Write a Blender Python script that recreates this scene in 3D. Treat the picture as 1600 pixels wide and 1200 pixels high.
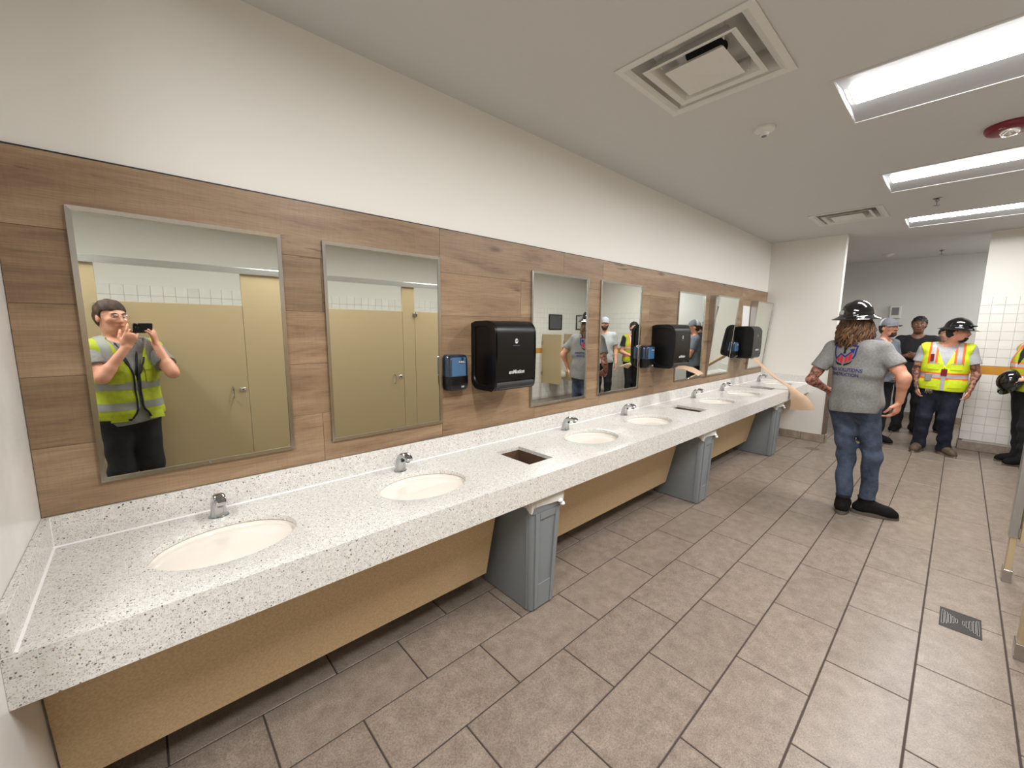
import bpy, bmesh, math, random
import numpy as np
from mathutils import Vector, Matrix
from mathutils.bvhtree import BVHTree
random.seed(7)
for o in list(bpy.data.objects): bpy.data.objects.remove(o)
scene = bpy.context.scene
COL = scene.collection

# ------------------------------------------------------------------ camera
CAM = np.array([.3084, -2.1053, 1.6458]); YAW, PITCH, ROLL = .8309, -.138, .0074
FWD = np.array([math.cos(YAW)*math.cos(PITCH), math.sin(YAW)*math.cos(PITCH), math.sin(PITCH)])
_r = np.array([math.sin(YAW), -math.cos(YAW), 0]); _u = np.cross(_r, FWD)
RGT = math.cos(ROLL)*_r + math.sin(ROLL)*_u
UPV = -math.sin(ROLL)*_r + math.cos(ROLL)*_u
cd = bpy.data.cameras.new('camera'); cam = bpy.data.objects.new('camera', cd); COL.objects.link(cam)
cd.sensor_fit = 'HORIZONTAL'; cd.sensor_width = 36; cd.lens = 635.64/1600*36; cd.clip_start = .01; cd.clip_end = 60
cam.matrix_world = Matrix(((RGT[0], UPV[0], -FWD[0], CAM[0]), (RGT[1], UPV[1], -FWD[1], CAM[1]), (RGT[2], UPV[2], -FWD[2], CAM[2]), (0, 0, 0, 1)))
scene.camera = cam
# ------------------------------------------------------------------ world, exposure (the room's own ceiling lights do the lighting)
world = bpy.data.worlds.new('world'); scene.world = world; world.use_nodes = True
world.node_tree.nodes['Background'].inputs[0].default_value = (.8, .85, .9, 1)
world.node_tree.nodes['Background'].inputs[1].default_value = .05
scene.view_settings.view_transform = 'Standard'; scene.view_settings.look = 'None'
scene.view_settings.gamma = 1; scene.view_settings.use_curve_mapping = False
scene.view_settings.exposure = 1.32
LAMP_STRENGTH = 26.0
scene.cycles.max_bounces = 9; scene.cycles.diffuse_bounces = 4; scene.cycles.glossy_bounces = 5

# ------------------------------------------------------------------ helpers
def srgb(r, g, b):
    f = lambda c: (c/255/12.92 if c/255 <= .04045 else ((c/255+.055)/1.055)**2.4)
    return (f(r), f(g), f(b), 1)
def mat(name, col, rough=.5, metal=0, spec=.5, emit=None, es=0, bump=None, coat=0, alpha=None, trans=0, ior=1.45, sheen=0):
    m = bpy.data.materials.new(name); m.use_nodes = True
    n = m.node_tree.nodes; l = m.node_tree.links; b = n['Principled BSDF']
    b.inputs['Base Color'].default_value = col; b.inputs['Roughness'].default_value = rough
    b.inputs['Metallic'].default_value = metal; b.inputs['Specular IOR Level'].default_value = spec
    b.inputs['IOR'].default_value = ior
    if coat: b.inputs['Coat Weight'].default_value = coat; b.inputs['Coat Roughness'].default_value = .05
    if trans: b.inputs['Transmission Weight'].default_value = trans
    if sheen: b.inputs['Sheen Weight'].default_value = sheen
    if emit: b.inputs['Emission Color'].default_value = emit; b.inputs['Emission Strength'].default_value = es
    if bump:
        t = n.new('ShaderNodeTexNoise'); t.inputs['Scale'].default_value = bump[0]; t.inputs['Detail'].default_value = 4
        bn = n.new('ShaderNodeBump'); bn.inputs['Strength'].default_value = bump[1]; bn.inputs['Distance'].default_value = bump[2] if len(bump) > 2 else .002
        tc = n.new('ShaderNodeTexCoord'); l.new(tc.outputs['Object'], t.inputs['Vector'])
        l.new(t.outputs['Fac'], bn.inputs['Height']); l.new(bn.outputs['Normal'], b.inputs['Normal'])
    return m
def mottled(name, c1, c2, scale=6, rough=.5, stretch=(1, 1, 1), detail=5, lo=.35, hi=.65, bump=0, rnd=0, spec=.5, hue=None, metal=0, fine=None):
    """two-tone noise material; rnd = per-object brightness variation; fine = (scale, amount) second grain"""
    m = mat(name, c1, rough, metal, spec); n = m.node_tree.nodes; l = m.node_tree.links; b = n['Principled BSDF']
    tc = n.new('ShaderNodeTexCoord'); mp = n.new('ShaderNodeMapping'); mp.inputs['Scale'].default_value = stretch
    oi = n.new('ShaderNodeObjectInfo'); va = n.new('ShaderNodeVectorMath'); va.operation = 'ADD'
    sc = n.new('ShaderNodeMath'); sc.operation = 'MULTIPLY'; sc.inputs[1].default_value = 37.0
    l.new(oi.outputs['Random'], sc.inputs[0]); l.new(tc.outputs['Object'], va.inputs[0]); l.new(sc.outputs[0], va.inputs[1])
    l.new(va.outputs[0], mp.inputs['Vector'])
    t = n.new('ShaderNodeTexNoise'); t.inputs['Scale'].default_value = scale; t.inputs['Detail'].default_value = detail; t.inputs['Roughness'].default_value = .62
    l.new(mp.outputs[0], t.inputs['Vector'])
    r = n.new('ShaderNodeValToRGB'); r.color_ramp.elements[0].position = lo; r.color_ramp.elements[1].position = hi
    r.color_ramp.elements[0].color = c1; r.color_ramp.elements[1].color = c2
    l.new(t.outputs['Fac'], r.inputs['Fac']); out = r.outputs['Color']
    if fine:
        t2 = n.new('ShaderNodeTexNoise'); t2.inputs['Scale'].default_value = fine[0]; t2.inputs['Detail'].default_value = 3
        l.new(mp.outputs[0], t2.inputs['Vector'])
        mr = n.new('ShaderNodeMapRange'); mr.inputs['From Min'].default_value = .3; mr.inputs['From Max'].default_value = .7
        mr.inputs['To Min'].default_value = 1-fine[1]; mr.inputs['To Max'].default_value = 1+fine[1]*.5
        l.new(t2.outputs['Fac'], mr.inputs['Value'])
        mx = n.new('ShaderNodeVectorMath'); mx.operation = 'SCALE'; l.new(out, mx.inputs[0]); l.new(mr.outputs[0], mx.inputs['Scale']); out = mx.outputs[0]
    if rnd:
        mr = n.new('ShaderNodeMapRange'); mr.inputs['To Min'].default_value = 1-rnd; mr.inputs['To Max'].default_value = 1+rnd
        l.new(oi.outputs['Random'], mr.inputs['Value'])
        mx = n.new('ShaderNodeVectorMath'); mx.operation = 'SCALE'; l.new(out, mx.inputs[0]); l.new(mr.outputs[0], mx.inputs['Scale']); out = mx.outputs[0]
    l.new(out, b.inputs['Base Color'])
    if bump:
        bn = n.new('ShaderNodeBump'); bn.inputs['Strength'].default_value = bump; bn.inputs['Distance'].default_value = .002
        l.new(t.outputs['Fac'], bn.inputs['Height']); l.new(bn.outputs['Normal'], b.inputs['Normal'])
    return m

class MB:
    """collects shapes in world coordinates; build() links them as one mesh object"""
    def __init__(s): s.v = []; s.f = []; s.fm = []; s.mi = 0
    def add(s, vs, fs):
        k = len(s.v); s.v += [tuple(map(float, p)) for p in vs]; s.f += [tuple(i+k for i in f) for f in fs]; s.fm += [s.mi]*len(fs); return s
    def box(s, x0, x1, y0, y1, z0, z1, ch=0):
        x0, x1 = min(x0, x1), max(x0, x1); y0, y1 = min(y0, y1), max(y0, y1); z0, z1 = min(z0, z1), max(z0, z1)
        if ch:
            vs = []; c = ch
            for (z, e) in ((z0, c), (z0+c, 0), (z1-c, 0), (z1, c)):
                if e == 0:
                    vs += [(x0+c, y0, z), (x1-c, y0, z), (x1, y0+c, z), (x1, y1-c, z), (x1-c, y1, z), (x0+c, y1, z), (x0, y1-c, z), (x0, y0+c, z)]
                else:
                    vs += [(x0+c, y0+c*.99, z), (x1-c, y0+c*.99, z), (x1-c*.99, y0+c, z), (x1-c*.99, y1-c, z), (x1-c, y1-c*.99, z), (x0+c, y1-c*.99, z), (x0+c*.99, y1-c, z), (x0+c*.99, y0+c, z)]
            fs = [tuple(range(7, -1, -1)), tuple(range(24, 32))]
            for r in range(3):
                for i in range(8): j = (i+1) % 8; fs.append((r*8+i, r*8+j, r*8+8+j, r*8+8+i))
            return s.add(vs, fs)
        return s.add([(x0, y0, z0), (x1, y0, z0), (x1, y1, z0), (x0, y1, z0), (x0, y0, z1), (x1, y0, z1), (x1, y1, z1), (x0, y1, z1)],
                     [(3, 2, 1, 0), (4, 5, 6, 7), (0, 1, 5, 4), (1, 2, 6, 5), (2, 3, 7, 6), (3, 0, 4, 7)])
    def loft(s, rings, cap0=True, cap1=True, closed=True):
        n = len(rings[0]); vs = [p for r in rings for p in r]; fs = []
        m = n if closed else n-1
        for k in range(len(rings)-1):
            for i in range(m):
                j = (i+1) % n; fs.append((k*n+i, k*n+j, (k+1)*n+j, (k+1)*n+i))
        if cap0: fs.append(tuple(range(n-1, -1, -1)))
        if cap1: fs.append(tuple((len(rings)-1)*n+i for i in range(n)))
        return s.add(vs, fs)
    def lathe(s, prof, c, n=24, axis=2, cap0=True, cap1=True, sx=1, sy=1):
        rings = []
        for r, h in prof:
            ring = []
            for i in range(n):
                a = 2*math.pi*i/n; p = [r*math.cos(a)*sx, r*math.sin(a)*sy, h]
                if axis == 1: p = [p[0], h, p[1]]; 
                if axis == 0: p = [h, p[0], p[1]]
                ring.append((c[0]+p[0], c[1]+p[1], c[2]+p[2]))
            rings.append(ring)
        return s.loft(rings, cap0, cap1)
    def tube(s, pts, r, n=8, cap=True):
        pts = [Vector(p) for p in pts]; rings = []; rr = r if isinstance(r, (list, tuple)) else [r]*len(pts)
        t0 = (pts[1]-pts[0]).normalized(); up = Vector((0, 0, 1)) if abs(t0.z) < .9 else Vector((1, 0, 0)); nx = t0.cross(up).normalized()
        for i, p in enumerate(pts):
            t = (pts[min(i+1, len(pts)-1)]-pts[max(i-1, 0)]).normalized()
            nx = (nx - t*nx.dot(t)).normalized(); ny = t.cross(nx)
            rings.append([tuple(p+(nx*math.cos(2*math.pi*k/n)+ny*math.sin(2*math.pi*k/n))*rr[i]) for k in range(n)])
        return s.loft(rings, cap, cap)
    def prism(s, poly, axis, a, b):
        """poly of 2D points extruded along axis from a to b; the 2D pair is the other two axes in order"""
        def P(q, h):
            if axis == 0: return (h, q[0], q[1])
            if axis == 1: return (q[0], h, q[1])
            return (q[0], q[1], h)
        return s.loft([[P(q, a) for q in poly], [P(q, b) for q in poly]])
    def build(s, name, mats, parent=None, smooth=0, bevel=0, seg=2, shift=None):
        off = shift if shift is not None else (parent_loc(parent) if parent else (0, 0, 0))
        me = bpy.data.meshes.new(name); me.from_pydata([(a-off[0], b-off[1], c-off[2]) for a, b, c in s.v], [], s.f)
        mats = mats if isinstance(mats, (list, tuple)) else [mats]
        for m in mats: me.materials.append(m)
        if len(mats) > 1: me.polygons.foreach_set('material_index', s.fm)
        bm = bmesh.new(); bm.from_mesh(me); bmesh.ops.recalc_face_normals(bm, faces=bm.faces)
        if bevel:
            es = [e for e in bm.edges if len(e.link_faces) == 2 and e.calc_face_angle(0) > .5]
            bmesh.ops.bevel(bm, geom=es, offset=bevel, segments=seg, affect='EDGES', clamp_overlap=True)
        bm.to_mesh(me); bm.free()
        o = bpy.data.objects.new(name, me); COL.objects.link(o)
        if smooth: shade(me, smooth)
        if parent: o.parent = parent
        return o
def shade(me, ang=40):
    me.polygons.foreach_set('use_smooth', [True]*len(me.polygons))
    if ang < 180:
        bm = bmesh.new(); bm.from_mesh(me); a = math.radians(ang)
        for e in bm.edges: e.smooth = not (len(e.link_faces) == 2 and e.calc_face_angle(0) > a)
        bm.to_mesh(me); bm.free()
def parent_loc(p):
    v = Vector((0, 0, 0))
    while p is not None: v = v + p.location; p = p.parent
    return v
def thing(name, loc, label, cat, group=None):
    o = bpy.data.objects.new(name, None); COL.objects.link(o); o.location = loc; o.empty_display_size = .1
    return tag(o, label, cat, group)
def tag(o, label, cat=None, group=None, kind=None):
    if label: o['label'] = label
    if cat: o['category'] = cat
    if group: o['group'] = group
    if kind: o['kind'] = kind
    return o
def struct(o, label=None): o['kind'] = 'structure'; (label and tag(o, label)); return o
def copy_tree(o, loc=None, parent=None):
    c = o.copy(); COL.objects.link(c)
    if parent: c.parent = parent
    if loc is not None: c.location = loc
    for ch in o.children: copy_tree(ch, None, c)
    return c
def lettering(name, text, size, mtl, M, parent, ext=.0004, italic=0, bold=0, space=1.0, align='CENTER'):
    """flat letters as a mesh; M places the text plane (x right, y up) in the world"""
    cu = bpy.data.curves.new(name, 'FONT'); cu.body = text; cu.size = size; cu.extrude = ext; cu.align_x = align; cu.align_y = 'CENTER'
    cu.shear = italic; cu.offset = bold; cu.space_character = space; cu.resolution_u = 3
    tmp = bpy.data.objects.new('tmp', cu); COL.objects.link(tmp)
    me = bpy.data.meshes.new_from_object(tmp.evaluated_get(bpy.context.evaluated_depsgraph_get()))
    bpy.data.objects.remove(tmp); me.name = name; me.materials.clear(); me.materials.append(mtl)
    me.transform(M)
    if parent is not None: me.transform(Matrix.Translation(-parent_loc(parent)))
    o = bpy.data.objects.new(name, me); COL.objects.link(o)
    if parent is not None: o.parent = parent
    return o
def frame_matrix(o, x, y, z):
    return Matrix(((x[0], y[0], z[0], o[0]), (x[1], y[1], z[1], o[1]), (x[2], y[2], z[2], o[2]), (0, 0, 0, 1)))

# ------------------------------------------------------------------ materials
M = {}
M['paint'] = mat('wall_paint', srgb(228, 225, 218), .55, bump=(240, .06))
M['ceiling'] = mat('ceiling_paint', srgb(200, 199, 197), .6, bump=(180, .08))
M['corridor'] = mat('corridor_paint', srgb(205, 205, 202), .5, bump=(200, .05))
M['frp'] = mottled('smudged_white_panel', srgb(222, 220, 216), srgb(236, 234, 230), 5, .28, bump=.05)
M['grout_dark'] = mat('dark_grout', srgb(70, 60, 56), .9)
M['grout_light'] = mat('light_grout', srgb(188, 184, 176), .8)
M['floor_tile'] = mottled('taupe_floor_tile', srgb(126, 112, 100), srgb(155, 141, 128), 15, .34, detail=11, lo=.28, hi=.74, bump=.05, rnd=.045, fine=(170, .34))
M['wall_tile'] = mottled('white_glazed_tile', srgb(226, 224, 218), srgb(234, 232, 226), 3, .16, rnd=.02)
M['orange_tile'] = mottled('ochre_glazed_tile', srgb(196, 138, 48), srgb(208, 152, 62), 3, .18, rnd=.03)
M['base_tile'] = mottled('taupe_base_tile', srgb(140, 126, 112), srgb(166, 152, 138), 12, .5, bump=.1, rnd=.04)
M['brown_guard'] = mat('brown_corner_guard', srgb(112, 98, 86), .4)
M['steel'] = mat('brushed_steel', (.52, .50, .47, 1), .22, 1, bump=(300, .05))
M['chrome'] = mat('chrome', (.50, .51, .53, 1), .09, 1)
M['darkchrome'] = mat('worn_chrome', (.30, .30, .31, 1), .22, 1)
M['drain_metal'] = mat('tarnished_drain_metal', (.055, .05, .047, 1), .5, 1)
M['alu'] = mat('anodised_rail', (.66, .67, .67, 1), .32, 1)
M['mirror'] = mat('mirror_glass', (.80, .83, .78, 1), .012, 1)
M['black'] = mat('black_plastic', srgb(13, 13, 14), .33, spec=.4, bump=(900, .05))
M['blackgloss'] = mat('glossy_black_plastic', srgb(14, 14, 15), .12)
M['darkgrey'] = mat('dark_grey_plastic', srgb(38, 38, 40), .4)
M['void'] = mat('dark_duct', srgb(22, 24, 30), .8)
M['white_metal'] = mat('white_enamel', srgb(212, 210, 205), .4)
M['reflector'] = mat('lamp_reflector', srgb(178, 179, 181), .4)
M['lamp'] = mat('lamp_lens', (1, 1, 1, 1), .4, emit=(.985, .985, .985, 1), es=LAMP_STRENGTH)
M['partition'] = mat('tan_partition', srgb(190, 170, 134), .38, bump=(700, .08))
M['porcelain'] = mat('cream_porcelain', srgb(240, 232, 222), .1, coat=.4)
M['bluecart'] = mat('blue_soap', srgb(66, 104, 142), .08, coat=.6)
M['bluedark'] = mat('clear_blue_window', srgb(30, 46, 68), .06, coat=.6)
M['can'] = mat('grey_bin_plastic', srgb(128, 134, 137), .42, bump=(500, .12))
M['bag'] = mat('white_bag_film', srgb(226, 224, 222), .3, bump=(70, .6, .004))
M['kraft'] = mat('brown_paper', srgb(196, 166, 138), .75, bump=(140, .25))
M['paper'] = mat('white_paper', srgb(232, 230, 230), .7)
M['brown_dark'] = mat('raw_chipboard', srgb(92, 68, 50), .8)
M['caulk'] = mat('white_caulk', srgb(240, 239, 236), .45)
M['red'] = mat('fire_red', srgb(118, 22, 40), .3)
M['clear'] = mat('clear_lens', (.9, .9, .92, 1), .08, 1)
M['print_white'] = mat('light_print', srgb(205, 205, 205), .5)
M['print_grey'] = mat('grey_print', srgb(120, 120, 122), .5)
M['knee'] = mottled('speckled_tan_laminate', srgb(196, 168, 128), srgb(210, 184, 146), 120, .42, detail=3, lo=.4, hi=.6)
M['picture_dark'] = mottled('dark_notice', srgb(78, 78, 80), srgb(92, 92, 94), 60, .4)
M['picture_light'] = mottled('pale_notice', srgb(210, 208, 204), srgb(120, 118, 120), 26, .4, lo=.52, hi=.6)

def wood():
    m = mat('wood_laminate', (.3, .2, .1, 1), .42); n = m.node_tree.nodes; l = m.node_tree.links; b = n['Principled BSDF']
    N = lambda t, **k: n.new(t)
    tc = n.new('ShaderNodeTexCoord'); oi = n.new('ShaderNodeObjectInfo')
    mul = n.new('ShaderNodeMath'); mul.operation = 'MULTIPLY'; mul.inputs[1].default_value = 61.0; l.new(oi.outputs['Random'], mul.inputs[0])
    cmb = n.new('ShaderNodeCombineXYZ'); l.new(mul.outputs[0], cmb.inputs[0]); l.new(mul.outputs[0], cmb.inputs[1])
    va = n.new('ShaderNodeVectorMath'); va.operation = 'ADD'; l.new(tc.outputs['Object'], va.inputs[0]); l.new(cmb.outputs[0], va.inputs[1])
    def noise(sx, sy, sz, scale, det, dist=0.):
        mp = n.new('ShaderNodeMapping'); mp.inputs['Scale'].default_value = (sx, sy, sz); l.new(va.outputs[0], mp.inputs['Vector'])
        t = n.new('ShaderNodeTexNoise'); t.inputs['Scale'].default_value = scale; t.inputs['Detail'].default_value = det; t.inputs['Roughness'].default_value = .6
        t.inputs['Distortion'].default_value = dist; l.new(mp.outputs[0], t.inputs['Vector']); return t.outputs['Fac']
    def ramp(src, stops):
        r = n.new('ShaderNodeValToRGB'); e = r.color_ramp.elements
        e[0].position, e[0].color = stops[0]; e[1].position, e[1].color = stops[-1]
        for p, c in stops[1:-1]: q = e.new(p); q.color = c
        l.new(src, r.inputs['Fac']); return r.outputs['Color']
    base = ramp(noise(.7, 1, 5.5, 2.2, 6, .5), [(.26, srgb(112, 89, 67)), (.46, srgb(144, 118, 92)), (.6, srgb(156, 130, 103)), (.78, srgb(176, 151, 122))])
    fine = ramp(noise(3, 1, 90, 3.0, 4), [(.3, (.78, .76, .73, 1)), (.55, (1, 1, 1, 1)), (1, (1.0, 1.0, 1.0, 1))])
    saw = ramp(noise(75, 1, 8, 2.0, 3), [(.35, (.93, .93, .92, 1)), (.6, (1, 1, 1, 1)), (1, (1, 1, 1, 1))])
    crack = ramp(noise(.55, 1, 9, 2.6, 8, 1.2), [(.30, (.42, .38, .34, 1)), (.355, (1, 1, 1, 1)), (1, (1, 1, 1, 1))])
    def mulc(a, c):
        x = n.new('ShaderNodeMix'); x.data_type = 'RGBA'; x.blend_type = 'MULTIPLY'; x.inputs[0].default_value = 1
        l.new(a, x.inputs[6]); l.new(c, x.inputs[7]); return x.outputs[2]
    c = mulc(mulc(mulc(base, fine), saw), crack)
    # knots
    mp = n.new('ShaderNodeMapping'); mp.inputs['Scale'].default_value = (1.5, 1, 5.2); l.new(va.outputs[0], mp.inputs['Vector'])
    vo = n.new('ShaderNodeTexVoronoi'); vo.inputs['Scale'].default_value = 1.1; l.new(mp.outputs[0], vo.inputs['Vector'])
    k = ramp(vo.outputs['Distance'], [(.0, (.34, .29, .25, 1)), (.05, (.55, .50, .46, 1)), (.13, (1, 1, 1, 1))]); c = mulc(c, k)
    mr = n.new('ShaderNodeMapRange'); mr.inputs['To Min'].default_value = .90; mr.inputs['To Max'].default_value = 1.06; l.new(oi.outputs['Random'], mr.inputs['Value'])
    sc = n.new('ShaderNodeVectorMath'); sc.operation = 'SCALE'; l.new(c, sc.inputs[0]); l.new(mr.outputs[0], sc.inputs['Scale'])
    l.new(sc.outputs[0], b.inputs['Base Color'])
    bn = n.new('ShaderNodeBump'); bn.inputs['Strength'].default_value = .12; bn.inputs['Distance'].default_value = .001
    l.new(fine, bn.inputs['Height']); l.new(bn.outputs['Normal'], b.inputs['Normal'])
    return m
M['wood'] = wood()
def quartz():
    m = mat('speckled_quartz', (.7, .7, .7, 1), .2, spec=.5); n = m.node_tree.nodes; l = m.node_tree.links; b = n['Principled BSDF']
    tc = n.new('ShaderNodeTexCoord')
    nz = n.new('ShaderNodeTexNoise'); nz.inputs['Scale'].default_value = 60; nz.inputs['Detail'].default_value = 4; l.new(tc.outputs['Object'], nz.inputs['Vector'])
    r = n.new('ShaderNodeValToRGB'); r.color_ramp.elements[0].position = .35; r.color_ramp.elements[0].color = srgb(214, 211, 206); r.color_ramp.elements[1].position = .65; r.color_ramp.elements[1].color = srgb(228, 226, 221)
    l.new(nz.outputs['Fac'], r.inputs['Fac']); col = r.outputs['Color']
    def specks(scale, thr, size, c, col):
        wn = n.new('ShaderNodeTexNoise'); wn.inputs['Scale'].default_value = scale*1.7; l.new(tc.outputs['Object'], wn.inputs['Vector'])
        wv = n.new('ShaderNodeVectorMath'); wv.operation = 'SCALE'; wv.inputs['Scale'].default_value = .7/scale; l.new(wn.outputs['Color'], wv.inputs[0])
        ad = n.new('ShaderNodeVectorMath'); ad.operation = 'ADD'; l.new(tc.outputs['Object'], ad.inputs[0]); l.new(wv.outputs[0], ad.inputs[1])
        v = n.new('ShaderNodeTexVoronoi'); v.inputs['Scale'].default_value = scale; l.new(ad.outputs[0], v.inputs['Vector'])
        sp = n.new('ShaderNodeSeparateColor'); l.new(v.outputs['Color'], sp.inputs[0])
        g = n.new('ShaderNodeMath'); g.operation = 'GREATER_THAN'; g.inputs[1].default_value = thr; l.new(sp.outputs[0], g.inputs[0])
        d = n.new('ShaderNodeMath'); d.operation = 'LESS_THAN'; d.inputs[1].default_value = size; l.new(v.outputs['Distance'], d.inputs[0])
        mm = n.new('ShaderNodeMath'); mm.operation = 'MULTIPLY'; l.new(g.outputs[0], mm.inputs[0]); l.new(d.outputs[0], mm.inputs[1])
        x = n.new('ShaderNodeMix'); x.data_type = 'RGBA'; l.new(mm.outputs[0], x.inputs[0]); l.new(col, x.inputs[6]); x.inputs[7].default_value = c
        return x.outputs[2]
    col = specks(190, .55, .40, srgb(196, 192, 186), col)
    col = specks(260, .74, .40, srgb(168, 164, 160), col)
    col = specks(150, .90, .34, srgb(176, 160, 144), col)
    col = specks(140, .90, .34, srgb(112, 108, 106), col)
    col = specks(85, .95, .27, srgb(100, 96, 94), col)
    l.new(col, b.inputs['Base Color']); return m
M['quartz'] = quartz()

# ------------------------------------------------------------------ the room shell
ZC = 2.946; L = 7.6; YD = -.907; XE = 8.735; YE = -2.23; YO = -4.45; XF = 10.9; XB = -1.5
TW, TL, TY, TX = .3096, .6178, -1.1959, 2.1039
fl = struct(MB().box(XB, XF, .1, YO-.1, -.08, -.004).build('floor', M['grout_dark']))
g = .0035; tile_mesh = {}; rest = MB()
def floor_tile(x0, x1, y0, y1, single):
    if single:
        key = (round(x1-x0, 3), round(y1-y0, 3)); c = ((x0+x1)/2, (y0+y1)/2, 0)
        if key not in tile_mesh:
            o = MB().box(x0, x1, y0, y1, -.012, 0, .0018).build('floor_tile', M['floor_tile'], shift=c); tile_mesh[key] = o.data
        else: o = bpy.data.objects.new('floor_tile', tile_mesh[key]); COL.objects.link(o)
        o.location = c; o.parent = fl
    else: rest.box(x0, x1, y0, y1, -.012, 0)
for r in range(-4, 11):
    y1 = TY - r*TW - g; y0 = TY-(r+1)*TW + g
    y1 = min(y1, -.002); y0 = max(y0, YO+.002)
    if y1-y0 < .02: continue
    off = .309 if r % 2 else 0
    for j in range(-7, 16):
        x0 = TX+off+j*TL+g; x1 = TX+off+(j+1)*TL-g
        x0 = max(x0, XB+.002); x1 = min(x1, XF-.002)
        if x1-x0 < .03: continue
        floor_tile(x0, x1, y0, y1, x1 > .3 and x0 < 9.4 and y1 > -2.75)
tag(rest.build('floor_tiling', M['floor_tile'], fl), None, kind='stuff')

LIGHTS = [(-.78, -.15), (1.20, 1.84), (3.143, 3.781), (5.065, 5.725), (7.083, 7.70)]; LY = (-1.508, -2.73)
VENTS = [(2.22, 2.864, -.778, -1.40), (6.16, 6.81, -.77, -1.39)]
CORR = (9.55, 10.15, -4.15, -3.05)   # the corridor's own light, out of frame round the corner
holes = [(a, b, LY[1], LY[0]) for a, b in LIGHTS] + [CORR] + [(a+.05, b-.05, d+.05, c-.05) for a, b, c, d in VENTS]
xs = sorted({XB, XF} | {h[0] for h in holes} | {h[1] for h in holes}); ys = sorted({.1, YO-.1} | {h[2] for h in holes} | {h[3] for h in holes})
cb = MB()
for i in range(len(xs)-1):
    for j in range(len(ys)-1):
        cx, cy = (xs[i]+xs[i+1])/2, (ys[j]+ys[j+1])/2
        if any(h[0] < cx < h[1] and h[2] < cy < h[3] for h in holes): continue
        cb.add([(xs[i], ys[j], ZC), (xs[i+1], ys[j], ZC), (xs[i+1], ys[j+1], ZC), (xs[i], ys[j+1], ZC), (xs[i], ys[j], ZC+.02), (xs[i+1], ys[j], ZC+.02), (xs[i+1], ys[j+1], ZC+.02), (xs[i], ys[j+1], ZC+.02)], [(0, 1, 2, 3), (7, 6, 5, 4)])
struct(cb.box(XB, XF, .1, YO-.1, ZC+.25, ZC+.3).build('ceiling', M['ceiling']))
wl = struct(MB().box(XB-.1, XF+.1, 0, .1, -.05, ZC+.25).build('wall_left', M['paint']))
struct(MB().box(-.12, 0, -.0, -.95, 0, ZC).build('wall_near', M['frp']))
struct(MB().box(XB-.1, XB, 0, YO, 0, ZC+.25).build('wall_entrance', M['paint']))
wf = struct(MB().box(L, L+.13, 0, YD, 0, ZC).build('wall_far', M['paint']))
we = struct(MB().box(XE, XE+.13, YE, YO, 0, ZC).build('wall_end', M['paint']))
struct(MB().box(XF, XF+.1, .1, YO-.1, 0, ZC+.25).build('wall_corridor', M['corridor']))
wr = struct(MB().box(XB-.1, XF+.1, YO, YO-.1, -.05, ZC+.25).build('wall_right', M['paint']))
# baseboards of taupe tile, corner guards
bs = MB().box(L-.004, L+.134, 0, YD-.004, 0, .122); b1 = struct(bs.build('baseboard_far', M['grout_light']))
def base_tiles(parent, pts):
    for x0, x1, y0, y1 in pts: MB().box(x0, x1, y0, y1, .003, .120, .002).build('base_tile', M['base_tile'], parent)
base_tiles(b1, [(L-.013, L-.003, -.003-i*.309, max(-.003-(i+1)*.309+.004, YD-.012)) for i in range(3)] + [(L-.013, L+.14, YD-.003, YD-.013)])
b2 = struct(MB().box(XE-.004, XE+.134, YE+.004, YO, 0, .122).build('baseboard_end', M['grout_light']))
base_tiles(b2, [(XE-.013, XE-.003, YE+.012-i*.45, YE+.012-(i+1)*.45+.004) for i in range(5)] + [(XE-.013, XE+.14, YE+.003, YE+.013)])
struct(MB().box(XF-.012, XF, 0, YO, 0, .12).build('baseboard_corridor', M['base_tile']))
struct(MB().box(L-.002, L+.132, YD-.001, YD-.004, .122, 1.22).box(L-.004, L-.001, YD+.035, YD-.004, .122, 1.22).build('trim_1', M['brown_guard']))
struct(MB().box(XE-.002, XE+.132, YE+.001, YE+.004, .122, 1.22).box(XE-.004, XE-.001, YE-.035, YE+.004, .122, 1.22).build('trim_2', M['brown_guard']))
# glazed wall tiles: end wall singly, opposite wall singly where the mirrors show them, else joined
P = .115; ZT = 2.10; tmesh = {}
def wall_tile(parent, c, normal, w, h, m):
    key = (normal, round(w, 3), round(h, 3), m)
    if key not in tmesh:
        b = MB()
        if normal == 'x': b.box(-.007, 0, -w/2, w/2, -h/2, h/2, .0012)
        else: b.box(-w/2, w/2, 0, .007, -h/2, h/2, .0012)
        o = b.build('wall_tile', M[m]); tmesh[key] = o.data
    else: o = bpy.data.objects.new('wall_tile', tmesh[key]); COL.objects.link(o)
    o.location = c; o.parent = parent
ycut = [YE, -2.333]; 
while ycut[-1] > YO+.03: ycut.append(ycut[-1]-P)
gb = MB().box(XE-.002, XE, YE, YO, .12, ZT).build('grout_bed', M['grout_light'], we)
wrest = MB()
for i in range(len(ycut)-1):
    for r in range(18):
        z1 = ZT-r*P; z0 = max(z1-P, .122)
        if z1-z0 < .03: continue
        yc = (ycut[i]+ycut[i+1])/2; w = ycut[i]-ycut[i+1]-.003; mm = 'orange_tile' if r == 8 else 'wall_tile'
        if i < 12: wall_tile(we, (XE-.001, yc, (z0+z1)/2), 'x', w, z1-z0-.003, mm)
        else:
            wrest.mi = 1 if r == 8 else 0; wrest.box(XE-.007, XE-.001, yc-w/2, yc+w/2, z0+.0015, z1-.0015)
tag(wrest.build('wall_tiling', [M['wall_tile'], M['orange_tile']], we), None, kind='stuff')
MB().box(-.4, XE, YO, YO+.002, .02, ZT).build('grout_bed', M['grout_light'], wr)
orest = MB()
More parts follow.
